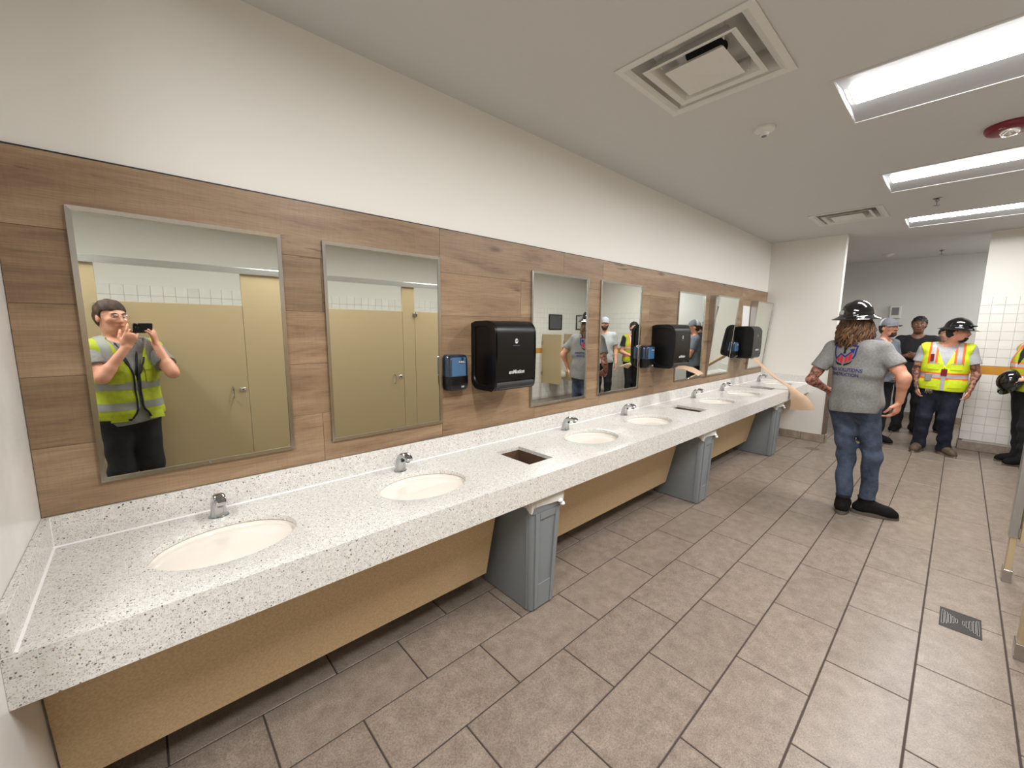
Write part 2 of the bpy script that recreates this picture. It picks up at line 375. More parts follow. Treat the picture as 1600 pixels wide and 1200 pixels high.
for i in range(79):
    for r in range(18):
        z1 = ZT-r*P; z0 = max(z1-P, .03)
        if z1-z0 < .03: continue
        xc = -.35+(i+.5)*P; mm = 'orange_tile' if r == 8 else 'wall_tile'
        if xc < 3.4 and r < 4: wall_tile(wr, (xc, YO+.001, (z0+z1)/2), 'y', P-.003, z1-z0-.003, mm)
        else:
            orest.mi = 1 if r == 8 else 0; orest.box(xc-P/2+.0015, xc+P/2-.0015, YO+.001, YO+.007, z0+.0015, z1-.0015)
tag(orest.build('wall_tiling', [M['wall_tile'], M['orange_tile']], wr), None, kind='stuff')

# ------------------------------------------------------------------ wood laminate planks on the mirror wall
ZS = .974
zr = [ZS, 1.219, 1.466, 1.714, 1.965, 2.2105]; sheets = [.001, 1.645, 3.258, 4.90, 6.53, L-.001]
wp = thing('wood_panelling', (0, 0, ZS), 'brown wood-grain plank panelling behind the row of mirrors', 'panelling')
joints = [[.95, 2.45, 4.21, 5.6, 7.1], [.58, 2.593, 3.7, 5.9, 7.3], [1.2, 2.2, 4.4, 5.3, 6.9], [.98, 2.3, 4.05, 5.45, 7.2], [99, 2.75, 99, 5.9, 99]]
for r in range(5):
    for s in range(5):
        cuts = [sheets[s]]+[j for j in joints[r] if sheets[s] < j < sheets[s+1]]+[sheets[s+1]]
        for a, b in zip(cuts[:-1], cuts[1:]):
            c = ((a+b)/2, -.004, (zr[r]+zr[r+1])/2)
            o = MB().box(a+.0007, b-.0007, -.0002, -.0078, zr[r]+.0005, zr[r+1]-.0005, .0008).build('plank', M['wood'], shift=c)
            o.location = Vector(c)-wp.location; o.parent = wp
MB().box(.0, L, 0, -.0088, 2.2105, 2.2145).build('top_trim', M['darkgrey'], wp)

# ------------------------------------------------------------------ mirrors
MZ0, MZ1 = 1.065, 2.047
def flat_mirror(x0, x1, label):
    t = thing('wall_mirror', ((x0+x1)/2, -.008, MZ0), label, 'mirror', 'framed mirrors over the counter')
    MB().box(x0+.014, x1-.014, -.009, -.015, MZ0+.014, MZ1-.014).build('mirror_glass', M['mirror'], t)
    fr = MB(); w = .015
    def bar(a0, a1, b0, b1, vert):
        # mitred angle frame with a small outward slope
        if vert:
            s = 1 if a1 > a0 else -1
            fr.loft([[(a0, -.008, MZ0), (a0, -.022, MZ0), (a1, -.0205, MZ0+abs(a1-a0)), (a1, -.008, MZ0+abs(a1-a0))],
                     [(a0, -.008, MZ1), (a0, -.022, MZ1), (a1, -.0205, MZ1-abs(a1-a0)), (a1, -.008, MZ1-abs(a1-a0))]])
        else:
            fr.loft([[(x0, -.008, b0), (x0, -.022, b0), (x0+w, -.0205, b1), (x0+w, -.008, b1)],
                     [(x1, -.008, b0), (x1, -.022, b0), (x1-w, -.0205, b1), (x1-w, -.008, b1)]])
    for a0, a1 in ((x0, x0+w), (x1, x1-w)):
        fr = MB(); bar(a0, a1, 0, 0, True); fr.build('frame_bar', M['steel'], t)
    for b0, b1 in ((MZ0, MZ0+w), (MZ1, MZ1-w)):
        fr = MB(); bar(0, 0, b0, b1, False); fr.build('frame_bar', M['steel'], t)
    xc = (x0+x1)/2
    MB().lathe([(.0045, -.0235), (.0045, -.0285), (.003, -.0295)], (xc, 0, MZ0+.010), 10, axis=1).build('screw', M['chrome'], t)
    return t
flat_mirror(.1595, .812, 'steel framed wall mirror reflecting the man taking the photo')
flat_mirror(.987, 1.639, 'steel framed mirror reflecting tan stall doors, beside the first soap dispenser')
flat_mirror(2.398, 3.056, 'steel framed mirror just past the first black towel dispenser')
flat_mirror(3.225, 3.885, 'steel framed mirror just before the second soap dispenser')
flat_mirror(4.640, 5.318, 'narrow-looking flat mirror just past the second black towel dispenser')
def tilted_mirror(x0, x1, label):
    t = thing('tilted_mirror', ((x0+x1)/2, -.008, MZ0), label, 'mirror', 'tilted mirrors at the far end of the counter')
    d0, d1 = .018, .098; yb = -.008
    n = Vector((0, -(MZ1-MZ0), -(d1-d0))).normalized()
    MB().add([(x0+.012, yb-d0, MZ0+.012), (x1-.012, yb-d0, MZ0+.012), (x1-.012, yb-d1, MZ1-.012), (x0+.012, yb-d1, MZ1-.012)]
             + [(a, b+.006, c) for a, b, c in ((x0+.012, yb-d0, MZ0+.012), (x1-.012, yb-d0, MZ0+.012), (x1-.012, yb-d1, MZ1-.012), (x0+.012, yb-d1, MZ1-.012))],
             [(0, 1, 2, 3), (7, 6, 5, 4), (0, 4, 5, 1), (1, 5, 6, 2), (2, 6, 7, 3), (3, 7, 4, 0)]).build('mirror_glass', M['mirror'], t)
    w = .016
    for a, b in ((x0, x0+w), (x1-w, x1)):
        MB().loft([[(a, yb-d0+.008, MZ0), (b, yb-d0+.008, MZ0), (b, yb-d0-.004, MZ0), (a, yb-d0-.004, MZ0)], [(a, yb-d1+.008, MZ1), (b, yb-d1+.008, MZ1), (b, yb-d1-.004, MZ1), (a, yb-d1-.004, MZ1)]]).build('frame_bar', M['steel'], t)
    for z, d in ((MZ0, d0), (MZ1-w, d1)):
        MB().box(x0+w, x1-w, yb-d+.006, yb-d-.004, z, z+w).build('frame_bar', M['steel'], t)
    for x in (x0+.001, x1-.003):
        MB().prism([(yb, MZ0), (yb-d0+.004, MZ0), (yb-d1+.004, MZ1), (yb, MZ1)], 0, x, x+.002).build('side_panel', M['steel'], t)
    MB().box(x0, x1, yb, yb-d1+.004, MZ1-.003, MZ1-.001).build('top_panel', M['steel'], t)
tilted_mirror(5.462, 6.146, 'tilted steel mirror leaning out beside the third soap dispenser')
tilted_mirror(6.878, 7.560, 'tilted steel mirror closest to the far white wall')

# ------------------------------------------------------------------ countertop with oval cut-outs
ZK = .86; YF = -.6664; AP = .134; SEAM = 3.1163
SINKS = [.49, 1.31, 2.705, 3.53, 4.97, 5.80, 7.215]; SY = -.35; SA, SB = .226, .176
BINS = [(1.915, 2.12), (4.19, 4.385), (6.40, 6.60)]; BY = (-.192, -.500)
ct = thing('countertop', (0, -.33, .726), 'long speckled white quartz vanity counter along the wall', 'countertop')
def slab(xa, xb):
    mb = MB(); feats = [('s', c-.26, c+.26, c) for c in SINKS if xa < c < xb] + [('b', a, b, 0) for a, b in BINS if xa < a < xb]
    feats.sort(key=lambda q: q[1]); cur = xa
    q = lambda x0, x1, y0, y1: mb.add([(x0, y0, ZK), (x1, y0, ZK), (x1, y1, ZK), (x0, y1, ZK)], [(0, 1, 2, 3)])
    for k, a, b, c in feats:
        if a > cur: q(cur, a, YF, 0)
        if k == 'b':
            q(a, b, YF, BY[1]); q(a, b, BY[0], 0)
            mb.add([(a, BY[1], ZK), (b, BY[1], ZK), (b, BY[0], ZK), (a, BY[0], ZK), (a, BY[1], ZK-.022), (b, BY[1], ZK-.022), (b, BY[0], ZK-.022), (a, BY[0], ZK-.022)], [(0, 1, 5, 4), (1, 2, 6, 5), (2, 3, 7, 6), (3, 0, 4, 7)])
        else:
            angs = sorted([2*math.pi*i/64 for i in range(64)] + [math.atan2(dy, dx) % (2*math.pi) for dx in (a-c, b-c) for dy in (-.3, 0.30)])
            Y0, Y1 = SY-.3, SY+.30; rect = []
            for t in angs:
                dx, dy = math.cos(t), math.sin(t); k1 = (.26/abs(dx)) if abs(dx) > 1e-9 else 9; k2 = (.30/abs(dy)) if abs(dy) > 1e-9 else 9
                kk = min(k1, k2); rect.append((c+dx*kk, SY+dy*kk, ZK))
            el = lambda e, z: [(c+(SA+e)*math.cos(t), SY+(SB+e)*math.sin(t), z) for t in [math.atan2(math.sin(t)*(SA), math.cos(t)*(SB)) for t in angs]]
            mb.loft([rect, el(.003, ZK), el(.0008, ZK-.0012), el(0, ZK-.004), el(0, ZK-.022)], False, False)
            q(a, b, YF, Y0); q(a, b, Y1, 0)
        cur = b
    q(cur, xb, YF, 0)
    mb.box(xa, xb, YF, YF+.03, ZK-AP, ZK-.0005)
    for a, b in BINS:
        if xa < a < xb:
            MB().box(a-.018, a, BY[0]+.018, BY[1]-.018, .73, ZK-.0225).box(b, b+.018, BY[0]+.018, BY[1]-.018, .73, ZK-.0225).box(a, b, BY[0], BY[0]+.018, .73, ZK-.0225).box(a, b, BY[1]-.018, BY[1], .73, ZK-.0225).build('chute_lining', M['brown_dark'], ct)
    return mb.build('counter_slab', M['quartz'], ct, smooth=30)
slab(.0005, SEAM); slab(SEAM+.0015, L-.0005)
MB().box(.02, L-.02, -.0085, -.021, ZK+.0005, ZS-.001, .0015).build('backsplash', M['quartz'], ct)
MB().box(.0005, .0205, -.0085, YF+.008, ZK+.0005, ZS-.001, .0015).build('side_splash', M['quartz'], ct)
MB().box(L-.0205, L-.0005, -.0085, YF+.008, ZK+.0005, ZS-.001, .0015).build('side_splash', M['quartz'], ct)
cq = MB().prism([(-.0205, ZK+.0005), (-.026, ZK+.0005), (-.0205, ZK+.006)], 0, .0205, L-.0205)
for x, s in ((.0205, 1), (L-.0205, -1)):
    cq.prism([(x, ZK+.0005), (x+.0055*s, ZK+.0005), (x, ZK+.006)], 1, -.022, YF+.012)
cq.box(.0205, .023, -.0205, -.023, ZK, ZS-.002)
cq.build('caulk_line', M['caulk'], ct)

ordn = ['nearest to the camera', 'second from the camera', 'third from the camera', 'fourth from the camera', 'fifth from the camera', 'sixth from the camera', 'at the far end of the counter']
def make_sink(c):
    t = thing('sink', (c, SY, ZK-.16), '', 'sink', 'undermount oval sinks'); mb = MB(); rings = []
    N = 48; prof = [(1.045, -.0225), (1.03, -.0228), (1.0, -.026), (.985, -.045), (.95, -.075), (.88, -.105), (.76, -.13), (.58, -.146), (.36, -.154), (.13, -.158), (.12, -.160)]
    for k, dz in prof: rings.append([(c+SA*k*math.cos(2*math.pi*i/N), SY+SB*k*math.sin(2*math.pi*i/N), ZK+dz) for i in range(N)])
    outer = [[(c+(SA*k+.008)*math.cos(2*math.pi*i/N), SY+(SB*k+.008)*math.sin(2*math.pi*i/N), ZK+dz-.008) for i in range(N)] for k, dz in reversed(prof[2:])]
    mb.loft(rings+outer, False, True); mb.build('basin', M['porcelain'], t, smooth=50)
    d = MB().lathe([(.001, -.1525), (.012, -.1525), (.013, -.1515), (.026, -.1505), (.031, -.1515), (.033, -.1545), (.03, -.158)], (c, SY, ZK), 28).build('drain', M['chrome'], t, smooth=40)
    h = MB()
    for i in range(8):
        a = i*math.pi/4; h.lathe([(.0028, -.1512), (.0028, -.1501)], (c+.018*math.cos(a), SY+.018*math.sin(a), ZK), 8)
    h.lathe([(.011, -.1522), (.011, -.1514)], (c, SY, ZK), 16)
    h.build('drain_holes', M['void'], d)
    return t
s0 = make_sink(SINKS[0])
f0 = None
def make_faucet(c):
    t = thing('faucet', (c, -.118, ZK), '', 'faucet', 'chrome sensor faucets')
    # lofted arched body: path in (y,z), half width in x, half thickness
    path = [(-.100, .860, .031, .026), (-.100, .866, .0295, .025), (-.101, .885, .0275, .024), (-.104, .905, .026, .0225), (-.111, .926, .0245, .0205), (-.124, .944, .0235, .018), (-.143, .956, .0225, .016), (-.165, .961, .022, .0145), (-.187, .958, .0215, .0135), (-.203, .951, .0205, .0125), (-.210, .947, .017, .009)]
    rings = []
    for i, (y, z, w, h) in enumerate(path):
        a, b = path[max(i-1, 0)], path[min(i+1, len(path)-1)]; ty, tz = b[0]-a[0], b[1]-a[1]; n = math.hypot(ty, tz); ty /= n; tz /= n
        if i < 2: ty, tz = 0, 1
        ny, nz = tz, -ty; ring = []
        for k in range(20):
            q = 2*math.pi*k/20; cx = math.copysign(abs(math.cos(q))**.62, math.cos(q)); cy = math.copysign(abs(math.sin(q))**.62, math.sin(q))
            ring.append((c+w*cx, y+ny*h*cy, z+nz*h*cy))
        rings.append(ring)
    b = MB().loft(rings).build('spout', M['chrome'], t, smooth=50)
    MB().lathe([(.0105, .948), (.0115, .944), (.0115, .931), (.0095, .929)], (c, -.190, 0), 18).build('aerator', M['darkchrome'], t, smooth=40)
    MB().box(c-.010, c+.010, -.132, -.137, .918, .932, .002).build('sensor_window', M['blackgloss'], t)
    MB().lathe([(.036, .8605), (.036, .8625), (.034, .864)], (c, -.1, 0), 28, sy=.85).build('base_plate', M['darkchrome'], t, smooth=40)
    return t
f0 = make_faucet(SINKS[0])
for i, c in enumerate(SINKS):
    s = s0 if i == 0 else copy_tree(s0, (c, SY, ZK-.16)); s['label'] = 'oval cream undermount sink, ' + ordn[i]
    f = f0 if i == 0 else copy_tree(f0, (c, -.118, ZK)); f['label'] = 'arched chrome faucet behind the sink ' + ordn[i]

# ------------------------------------------------------------------ tan knee panels under the counter
pl = lambda z: -.43+(.70-z)*.22
for (a, b), w in zip([(.006, 1.745), (2.2, 3.985), (4.44, 6.203), (6.66, 7.59)], ['nearest the camera, under the first two sinks', 'between the first and second grey bins', 'between the second and third grey bins', 'beyond the third grey bin']):
    o = MB().prism([(pl(.685), .685), (pl(.165), .165), (pl(.165)+.019, .165), (pl(.685)+.019, .685)], 0, a, b).build('knee_panel', M['knee'], bevel=.0015, seg=1)
    tag(o, 'sloping speckled tan panel under the counter, '+w, 'panel', 'tan knee panels')

# ------------------------------------------------------------------ grey slim bins
def make_bin(c):
    t = thing('trash_bin', (c, -.37, 0), '', 'trash bin', 'grey bins under the counter'); H = .70
    def rr(hx, y0, y1, z, r, e=0):
        pts = []; 
        for (sx, sy, a0) in ((1, 1, 0), (-1, 1, 90), (-1, -1, 180), (1, -1, 270)):
            for k in range(5):
                a = math.radians(a0+90*k/4); pts.append((c+sx*(hx-r)+r*math.cos(a), (y1-r if sy > 0 else y0+r)+r*math.sin(a), z))
        return pts
    w = lambda z: .100+.034*z/H; ya = lambda z: -.590-.03*z/H; yb = lambda z: -.142+.03*z/H
    R = [rr(w(z)-e, ya(z)+e, yb(z)-e, z, r) for z, e, r in ((.0, .012, .02), (.006, .002, .024), (.02, 0, .026), (.34, 0, .028), (.62, 0, .03), (.621, -.006, .034), (.655, -.008, .036), (H, -.008, .036), (H, .004, .03), (.62, .006, .028), (.02, .006, .026))]
    MB().loft(R).build('bin_body', M['can'], t, smooth=35)
    # raised ribs that frame a recessed front panel, and the side seams
    fr = MB(); yf = lambda z: ya(z)-.001
    def strip(xa, xb, z0, z1, d, side=0):
        if side == 0:
            fr.loft([[(c+xa*w(z0)/.134, yf(z0)+.004, z0), (c+xb*w(z0)/.134, yf(z0)+.004, z0), (c+xb*w(z0)/.134, yf(z0)-d, z0), (c+xa*w(z0)/.134, yf(z0)-d, z0)],
                     [(c+xa*w(z1)/.134, yf(z1)+.004, z1), (c+xb*w(z1)/.134, yf(z1)+.004, z1), (c+xb*w(z1)/.134, yf(z1)-d, z1), (c+xa*w(z1)/.134, yf(z1)-d, z1)]])
    strip(-.105, -.066, .015, .618, .007); fr.build('front_rib', M['can'], t, bevel=.0025)
    fr = MB(); strip(.066, .105, .015, .618, .007); fr.build('front_rib', M['can'], t, bevel=.0025)
    fr = MB(); strip(-.066, .066, .572, .618, .006); fr.build('top_rib', M['can'], t, bevel=.0025)
    fr = MB(); strip(-.066, .066, .015, .165, .004); fr.build('lower_panel', M['can'], t, bevel=.002)
    for s in (-1, 1):
        sr = MB()
        for y in (-.565,):
            sr.loft([[(c+s*(w(z)-.001), ya(z)+.03, z), (c+s*(w(z)+.004), ya(z)+.032, z), (c+s*(w(z)+.004), ya(z)+.044, z), (c+s*(w(z)-.001), ya(z)+.046, z)] for z in (.01, .61)])
        sr.build('side_rib', M['can'], t, bevel=.0015)
    # liner folded over the rim, wrinkled, with a tied knot
    rnd = random.Random(int(c*100)); rings = []
    base = lambda z: rr(w(z)+.012, ya(z)-.012, yb(z)+.012, z, .045)
    n = len(base(.7))*4
    def dens(p):
        out = []
        for i in range(len(p)):
            a, b = Vector(p[i]), Vector(p[(i+1) % len(p)])
            for k in range(4): out.append(a.lerp(b, k/4))
        return out
    cen = Vector((c, -.365, 0)); wob = [rnd.uniform(-.004, .006) for _ in range(n)]; hem = [.648+.016*math.sin(i*.37)+rnd.uniform(-.006, .006) for i in range(n)]
    for f, e in ((0, .0), (.35, .003), (.7, .001), (1, -.002)):
        ring = []
        for i, p in enumerate(dens(base(.69))):
            z = .712+(hem[i]-.712)*f; d = Vector((p.x-cen.x, p.y-cen.y, 0)).normalized()
            q = Vector((p.x, p.y, 0))+d*(wob[(i*7) % n]*(.4+f)+e); ring.append((q.x, q.y, z))
        rings.append(ring)
    MB().loft([[(cen.x+(x-cen.x)*.9, cen.y+(y-cen.y)*.95, .708) for x, y, z in rings[0]]]+rings, False, False).build('bag_liner', M['bag'], t, smooth=60)
    kx, ky, kz = c+.085, ya(.66)-.022, .655
    MB().lathe([(.004, -.02), (.011, -.012), (.014, 0), (.010, .010), (.004, .018)], (kx, ky, kz), 10, axis=0).lathe([(.003, -.004), (.012, -.01), (.016, -.022), (.006, -.03)], (kx+.012, ky-.004, kz), 8, axis=2).build('bag_knot', M['bag'], t, smooth=60)
    return t
bn = make_bin(1.95); bn['label'] = 'grey plastic bin under the counter below the first towel dispenser'
for c, w in ((4.17, 'grey plastic bin under the counter, middle one of the three'), (6.362, 'grey plastic bin nearest to the far white wall')):
    k = copy_tree(bn, (c, -.37, 0)); k['label'] = w

# ------------------------------------------------------------------ towel dispensers
def arc(cx, cy, r, a0, a1, n): return [(cx+r*math.cos(math.radians(a0+(a1-a0)*i/n)), cy+r*math.sin(math.radians(a0+(a1-a0)*i/n))) for i in range(n+1)]
def make_towel(xc):
    x0, x1 = xc-.172, xc+.172
    t = thing('towel_dispenser', (xc, -.008, 1.26), '', 'dispenser', 'black paper towel dispensers')
    # (y,z) outlines; y is negative into the room
    body = [(-.008, 1.665), (-.09, 1.682)] + arc(-.165, 1.612, .070, 90, 180, 8) + [(-.238, 1.40)] + arc(-.205, 1.295, .034, 180, 262, 5) + arc(-.075, 1.325, .066, 270, 345, 6)[:-1] + [(-.008, 1.34)]
    MB().prism(body, 0, x0+.016, x1-.016).build('housing', M['black'], t, smooth=30)
    cover = [(-.055, 1.684)] + arc(-.170, 1.607, .080, 90, 180, 10) + [(-.252, 1.45), (-.250, 1.335), (-.246, 1.318), (-.215, 1.318), (-.215, 1.45), (-.212, 1.58)] + arc(-.170, 1.607, .045, 180, 90, 6) + [(-.055, 1.650)]
    MB().prism(cover, 0, x0, x1).build('cover', M['black'], t, smooth=30, bevel=.004)
    for xa, xb in ((x0+.001, x0+.017), (x1-.017, x1-.001)):
        out = [(-.012, 1.672), (-.055, 1.684)] + arc(-.170, 1.607, .080, 90, 180, 10) + [(-.252, 1.45), (-.248, 1.318)] + arc(-.205, 1.296, .040, 190, 262, 5) + arc(-.080, 1.330, .074, 268, 350, 8) + [(-.012, 1.38)]
        cy, cz = -.13, 1.47
        inn = [(cy+(y-cy)*.80, cz+(z-cz)*.86) for y, z in out]
        mb = MB(); n = len(out)
        face = xa if xa < xc else xb; deep = face+(.010 if xa < xc else -.010)
        bck = xb if xa < xc else xa
        mb.loft([[(bck, y, z) for y, z in out], [(face, y, z) for y, z in out], [(face, y, z) for y, z in inn], [(deep, cy+(y-cy)*.77, cz+(z-cz)*.83) for y, z in out]])
        mb.build('side_cheek', M['blackgloss'] if False else M['black'], t, smooth=35)
    MB().prism([(-.246, 1.312), (-.250, 1.300), (-.236, 1.262), (-.19, 1.258), (-.19, 1.312)], 0, x0+.012, x1-.012).build('tear_chin', M['darkgrey'], t, bevel=.003)
    MB().box(x0+.03, x1-.03, -.243, -.249, 1.272, 1.277).build('tear_bar', M['darkchrome'], t)
    MB().box(xc-.006, xc+.055, -.2505, -.2535, 1.321, 1.329, .001).build('latch_slot', M['blackgloss'], t)
    Mx = frame_matrix((xc, -.2528, 1.372), (1, 0, 0), (0, 0, 1), (0, -1, 0))
    lettering('lettering', 'enMotion', .034, M['print_white'], Mx, t, italic=.25, bold=.0007)
    e = MB()
    e.lathe([(.0125, -.2525), (.0125, -.2530)], (xc-.002, 0, 1.563), 28, axis=1, sy=1.25).build('emblem', M['print_white'], t)
    Mx = frame_matrix((xc-.002, -.2531, 1.563), (1, 0, 0), (0, 0, 1), (0, -1, 0)); lettering('lettering', 'GP', .016, M['black'], Mx, t, bold=.0004)
    Mx = frame_matrix((xc-.002, -.2526, 1.536), (1, 0, 0), (0, 0, 1), (0, -1, 0)); lettering('lettering', 'Georgia-Pacific', .0095, M['print_grey'], Mx, t)
    return t
td = make_towel(2.038); td['label'] = 'black towel dispenser nearest the camera, without paper hanging out'
k = copy_tree(td, (4.288, -.008, 1.26)); k['label'] = 'black towel dispenser with a short brown paper sheet sticking out'
k = copy_tree(td, (6.500, -.008, 1.26)); k['label'] = 'black towel dispenser with a long paper strip trailing over the counter'

# ------------------------------------------------------------------ soap dispensers
def make_soap(xc):
    t = thing('soap_dispenser', (xc, -.008, 1.26), '', 'dispenser', 'wall soap dispensers'); hw = .072
    def ring(z, e, d, n=14):
        pts = [(xc-hw+e, -.010, z)]
        for i in range(n+1):
            a = math.pi*i/n; cx = -math.copysign(abs(math.cos(a))**.45, math.cos(a))*(hw-e); cy = -.03-(d-.03)*(abs(math.sin(a))**.55)
            pts.append((xc+cx, cy, z))
        return pts+[(xc+hw-e, -.010, z)]
    MB().loft([ring(1.262, .02, .06), ring(1.266, .008, .082), ring(1.28, .002, .094), ring(1.31, 0, .099), ring(1.349, 0, .099)]).build('lower_cover', M['black'], t, smooth=45)
    MB().loft([ring(1.350, .001, .097), ring(1.40, .001, .096), ring(1.452, .002, .094), ring(1.472, .006, .088), ring(1.480, .014, .076), ring(1.482, .03, .05)]).build('cartridge_window', M['bluedark'], t, smooth=45)
    pan = MB()
    pan.loft([[(xc-.040, -.0975, 1.354), (xc+.030, -.0985, 1.354)], [(xc-.040, -.0965, 1.462), (xc+.030, -.0975, 1.462)]], False, False, False)
    pan.v = []; pan.f = []; pan.fm = []
    pan.box(xc-.058, xc+.040, -.085, -.0995, 1.352, 1.466, .003); pan.build('soap_bottle', M['bluecart'], t)
    MB().lathe([(.010, -.09), (.010, -.1005)], (xc+.012, 0, 1.456), 14, axis=1).build('bottle_neck', M['darkgrey'], t)
    fx = lambda x, z, y=-.1003: frame_matrix((x, y, z), (1, 0, 0), (0, 0, 1), (0, -1, 0))
    MB().box(xc-.014, xc+.032, -.0985, -.1000, 1.430, 1.446, .0006).build('name_band', M['bluedark'], t)
    lettering('lettering', 'PURELL', .0145, M['print_white'], fx(xc+.009, 1.438), t, bold=.0003)
    lettering('lettering', 'ES8', .0135, M['print_white'], fx(xc+.012, 1.288, -.0999), t, italic=.3, bold=.0003)
    return t
so = make_soap(1.722); so['label'] = 'black and blue soap dispenser beside the towel dispenser nearest the camera'
k = copy_tree(so, (3.985, -.008, 1.26)); k['label'] = 'black and blue soap dispenser beside the towel dispenser with a short sheet'
k = copy_tree(so, (6.222, -.008, 1.26)); k['label'] = 'soap dispenser beside the farthest towel dispenser'
tag(MB().box(6.585, 6.855, -.008, -.0095, 1.66, 1.972).build('paper_notice', M['paper']), 'blank white paper notice on the wood panelling by the last mirror', 'notice')

# ------------------------------------------------------------------ paper towel sheets
def ribbon(name, pts, widths, label, sub=6, curl=0.0):
    """sheet swept along pts with a width vector per point, smoothed by Catmull-Rom, 0.6 mm thick"""
    P_ = [Vector(p) for p in pts]; W_ = [Vector(w) for w in widths]; ev = []
    def cr(a, i, t):
        p0, p1, p2, p3 = a[max(i-1, 0)], a[i], a[i+1], a[min(i+2, len(a)-1)]
        return .5*((2*p1)+(p2-p0)*t+(2*p0-5*p1+4*p2-p3)*t*t+(3*p1-p0-3*p2+p3)*t**3)
    for i in range(len(P_)-1):
        for k in range(sub): ev.append((cr(P_, i, k/sub), cr(W_, i, k/sub)))
    ev.append((P_[-1], W_[-1])); nx = 9; rows = []
    for j, (p, w) in enumerate(ev):
        tg = (ev[min(j+1, len(ev)-1)][0]-ev[max(j-1, 0)][0]).normalized(); nn = tg.cross(w).normalized()
        rows.append([p+w*((i/(nx-1))-.5)+nn*(curl*(1-(2*i/(nx-1)-1)**2)+.002*math.sin(i*1.9+j*.7)) for i in range(nx)])
    mb = MB(); vs = [tuple(v) for r in rows for v in r]; k = len(vs)
    vs += [(x, y, z-.0006) for x, y, z in vs]; fs = []
    for j in range(len(rows)-1):
        for i in range(nx-1):
            q = (j*nx+i, j*nx+i+1, (j+1)*nx+i+1, (j+1)*nx+i); fs += [q, tuple(k+a for a in reversed(q))]
    for j in range(len(rows)-1):
        for i in (0, nx-1): fs.append((j*nx+i, (j+1)*nx+i, k+(j+1)*nx+i, k+j*nx+i))
    for j in (0, len(rows)-1):
        for i in range(nx-1): fs.append((j*nx+i, j*nx+i+1, k+j*nx+i+1, k+j*nx+i))
    o = mb.add(vs, fs).build(name, M['kraft'], smooth=60)
    return tag(o, label, 'paper towel')
ribbon('paper_towel', [(4.275, -.200, 1.256), (4.275, -.27, 1.262), (4.28, -.34, 1.255), (4.285, -.41, 1.228), (4.285, -.455, 1.200)], [(.20, 0, 0)]*3+[(.20, 0, -.01), (.20, .03, -.012)], 'short brown paper sheet jutting out of the middle towel dispenser', curl=.02)
ribbon('paper_towel', [(6.50, -.205, 1.256), (6.51, -.30, 1.165), (6.53, -.45, 1.03), (6.55, -.60, .925), (6.56, -.70, .862), (6.57, -.765, .79), (6.59, -.80, .70), (6.60, -.81, .615)],
       [(.18, 0, 0), (.12, -.03, -.05), (.09, -.03, -.05), (.08, -.04, -.05), (.11, -.08, -.03), (.14, -.15, -.01), (.16, -.20, -.02), (.17, -.24, .01)], 'long brown paper strip trailing from dispenser over the counter edge', curl=.03)

# ------------------------------------------------------------------ ceiling fixtures
def make_light(a, b, ly=None):
    y0, y1 = ly or LY; xc = (a+b)/2; t = thing('ceiling_light', (xc, (y0+y1)/2, ZC), '', 'ceiling light', 'recessed ceiling lights')
    hl = .120; zl = ZC+.032
    MB().box(a, b, y0, y1, ZC+.10, ZC+.105).box(a-.002, a, y0, y1, ZC, ZC+.105).box(b, b+.002, y0, y1, ZC, ZC+.105).build('housing', M['white_metal'], t)
    for s, e in ((-1, a), (1, b)):
        MB().add([(e, y0, ZC), (e, y1, ZC), (xc+s*hl, y1, zl), (xc+s*hl, y0, zl), (e, y0, ZC+.004), (e, y1, ZC+.004), (xc+s*hl, y1, zl+.004), (xc+s*hl, y0, zl+.004)], [(0, 1, 2, 3), (7, 6, 5, 4), (0, 4, 5, 1), (2, 6, 7, 3)]).build('side_reflector', M['reflector'], t)
    for y, s in ((y0, -1), (y1, 1)):
        MB().prism([(a, ZC), (b, ZC), (xc+hl, zl+.02), (xc-hl, zl+.02)], 1, y+s*.003, y).build('end_plate', M['reflector'], t)
        MB().prism([(xc-hl, zl)]+[(xc-hl+2*hl*i/8, zl-.008*math.sin(math.pi*i/8)) for i in range(1, 8)]+[(xc+hl, zl), (xc+hl, zl+.02), (xc-hl, zl+.02)], 1, y+s*.028, y+s*.004).build('lens_end_cap', M['white_metal'], t)
    pr = [(xc-hl+2*hl*i/10, zl-.005*math.sin(math.pi*i/10)) for i in range(11)]
    MB().loft([[(x, y0-.029, z) for x, z in pr], [(x, y1+.029, z) for x, z in pr]], False, False, False).build('lens', M['lamp'], t, smooth=80)
    for (p, q, r, s) in ((a-.022, a, y0+.022, y1-.022), (b, b+.022, y0+.022, y1-.022), (a, b, y0+.022, y0), (a, b, y1, y1-.022)):
        MB().box(p, q, r, s, ZC-.003, ZC+.001).build('trim_flange', M['ceiling'], t)
    return t
lab = ['recessed ceiling light just behind the camera', 'recessed ceiling light above the first stall, out of frame', 'recessed ceiling light nearest in view, largest of the row', 'recessed ceiling light second in the row, past the red alarm', 'recessed ceiling light farthest, before the corridor']
for (a, b), w in zip(LIGHTS, lab): make_light(a, b)['label'] = w
make_light(CORR[0], CORR[1], (CORR[3], CORR[2]))['label'] = 'recessed light of the corridor, out of frame'
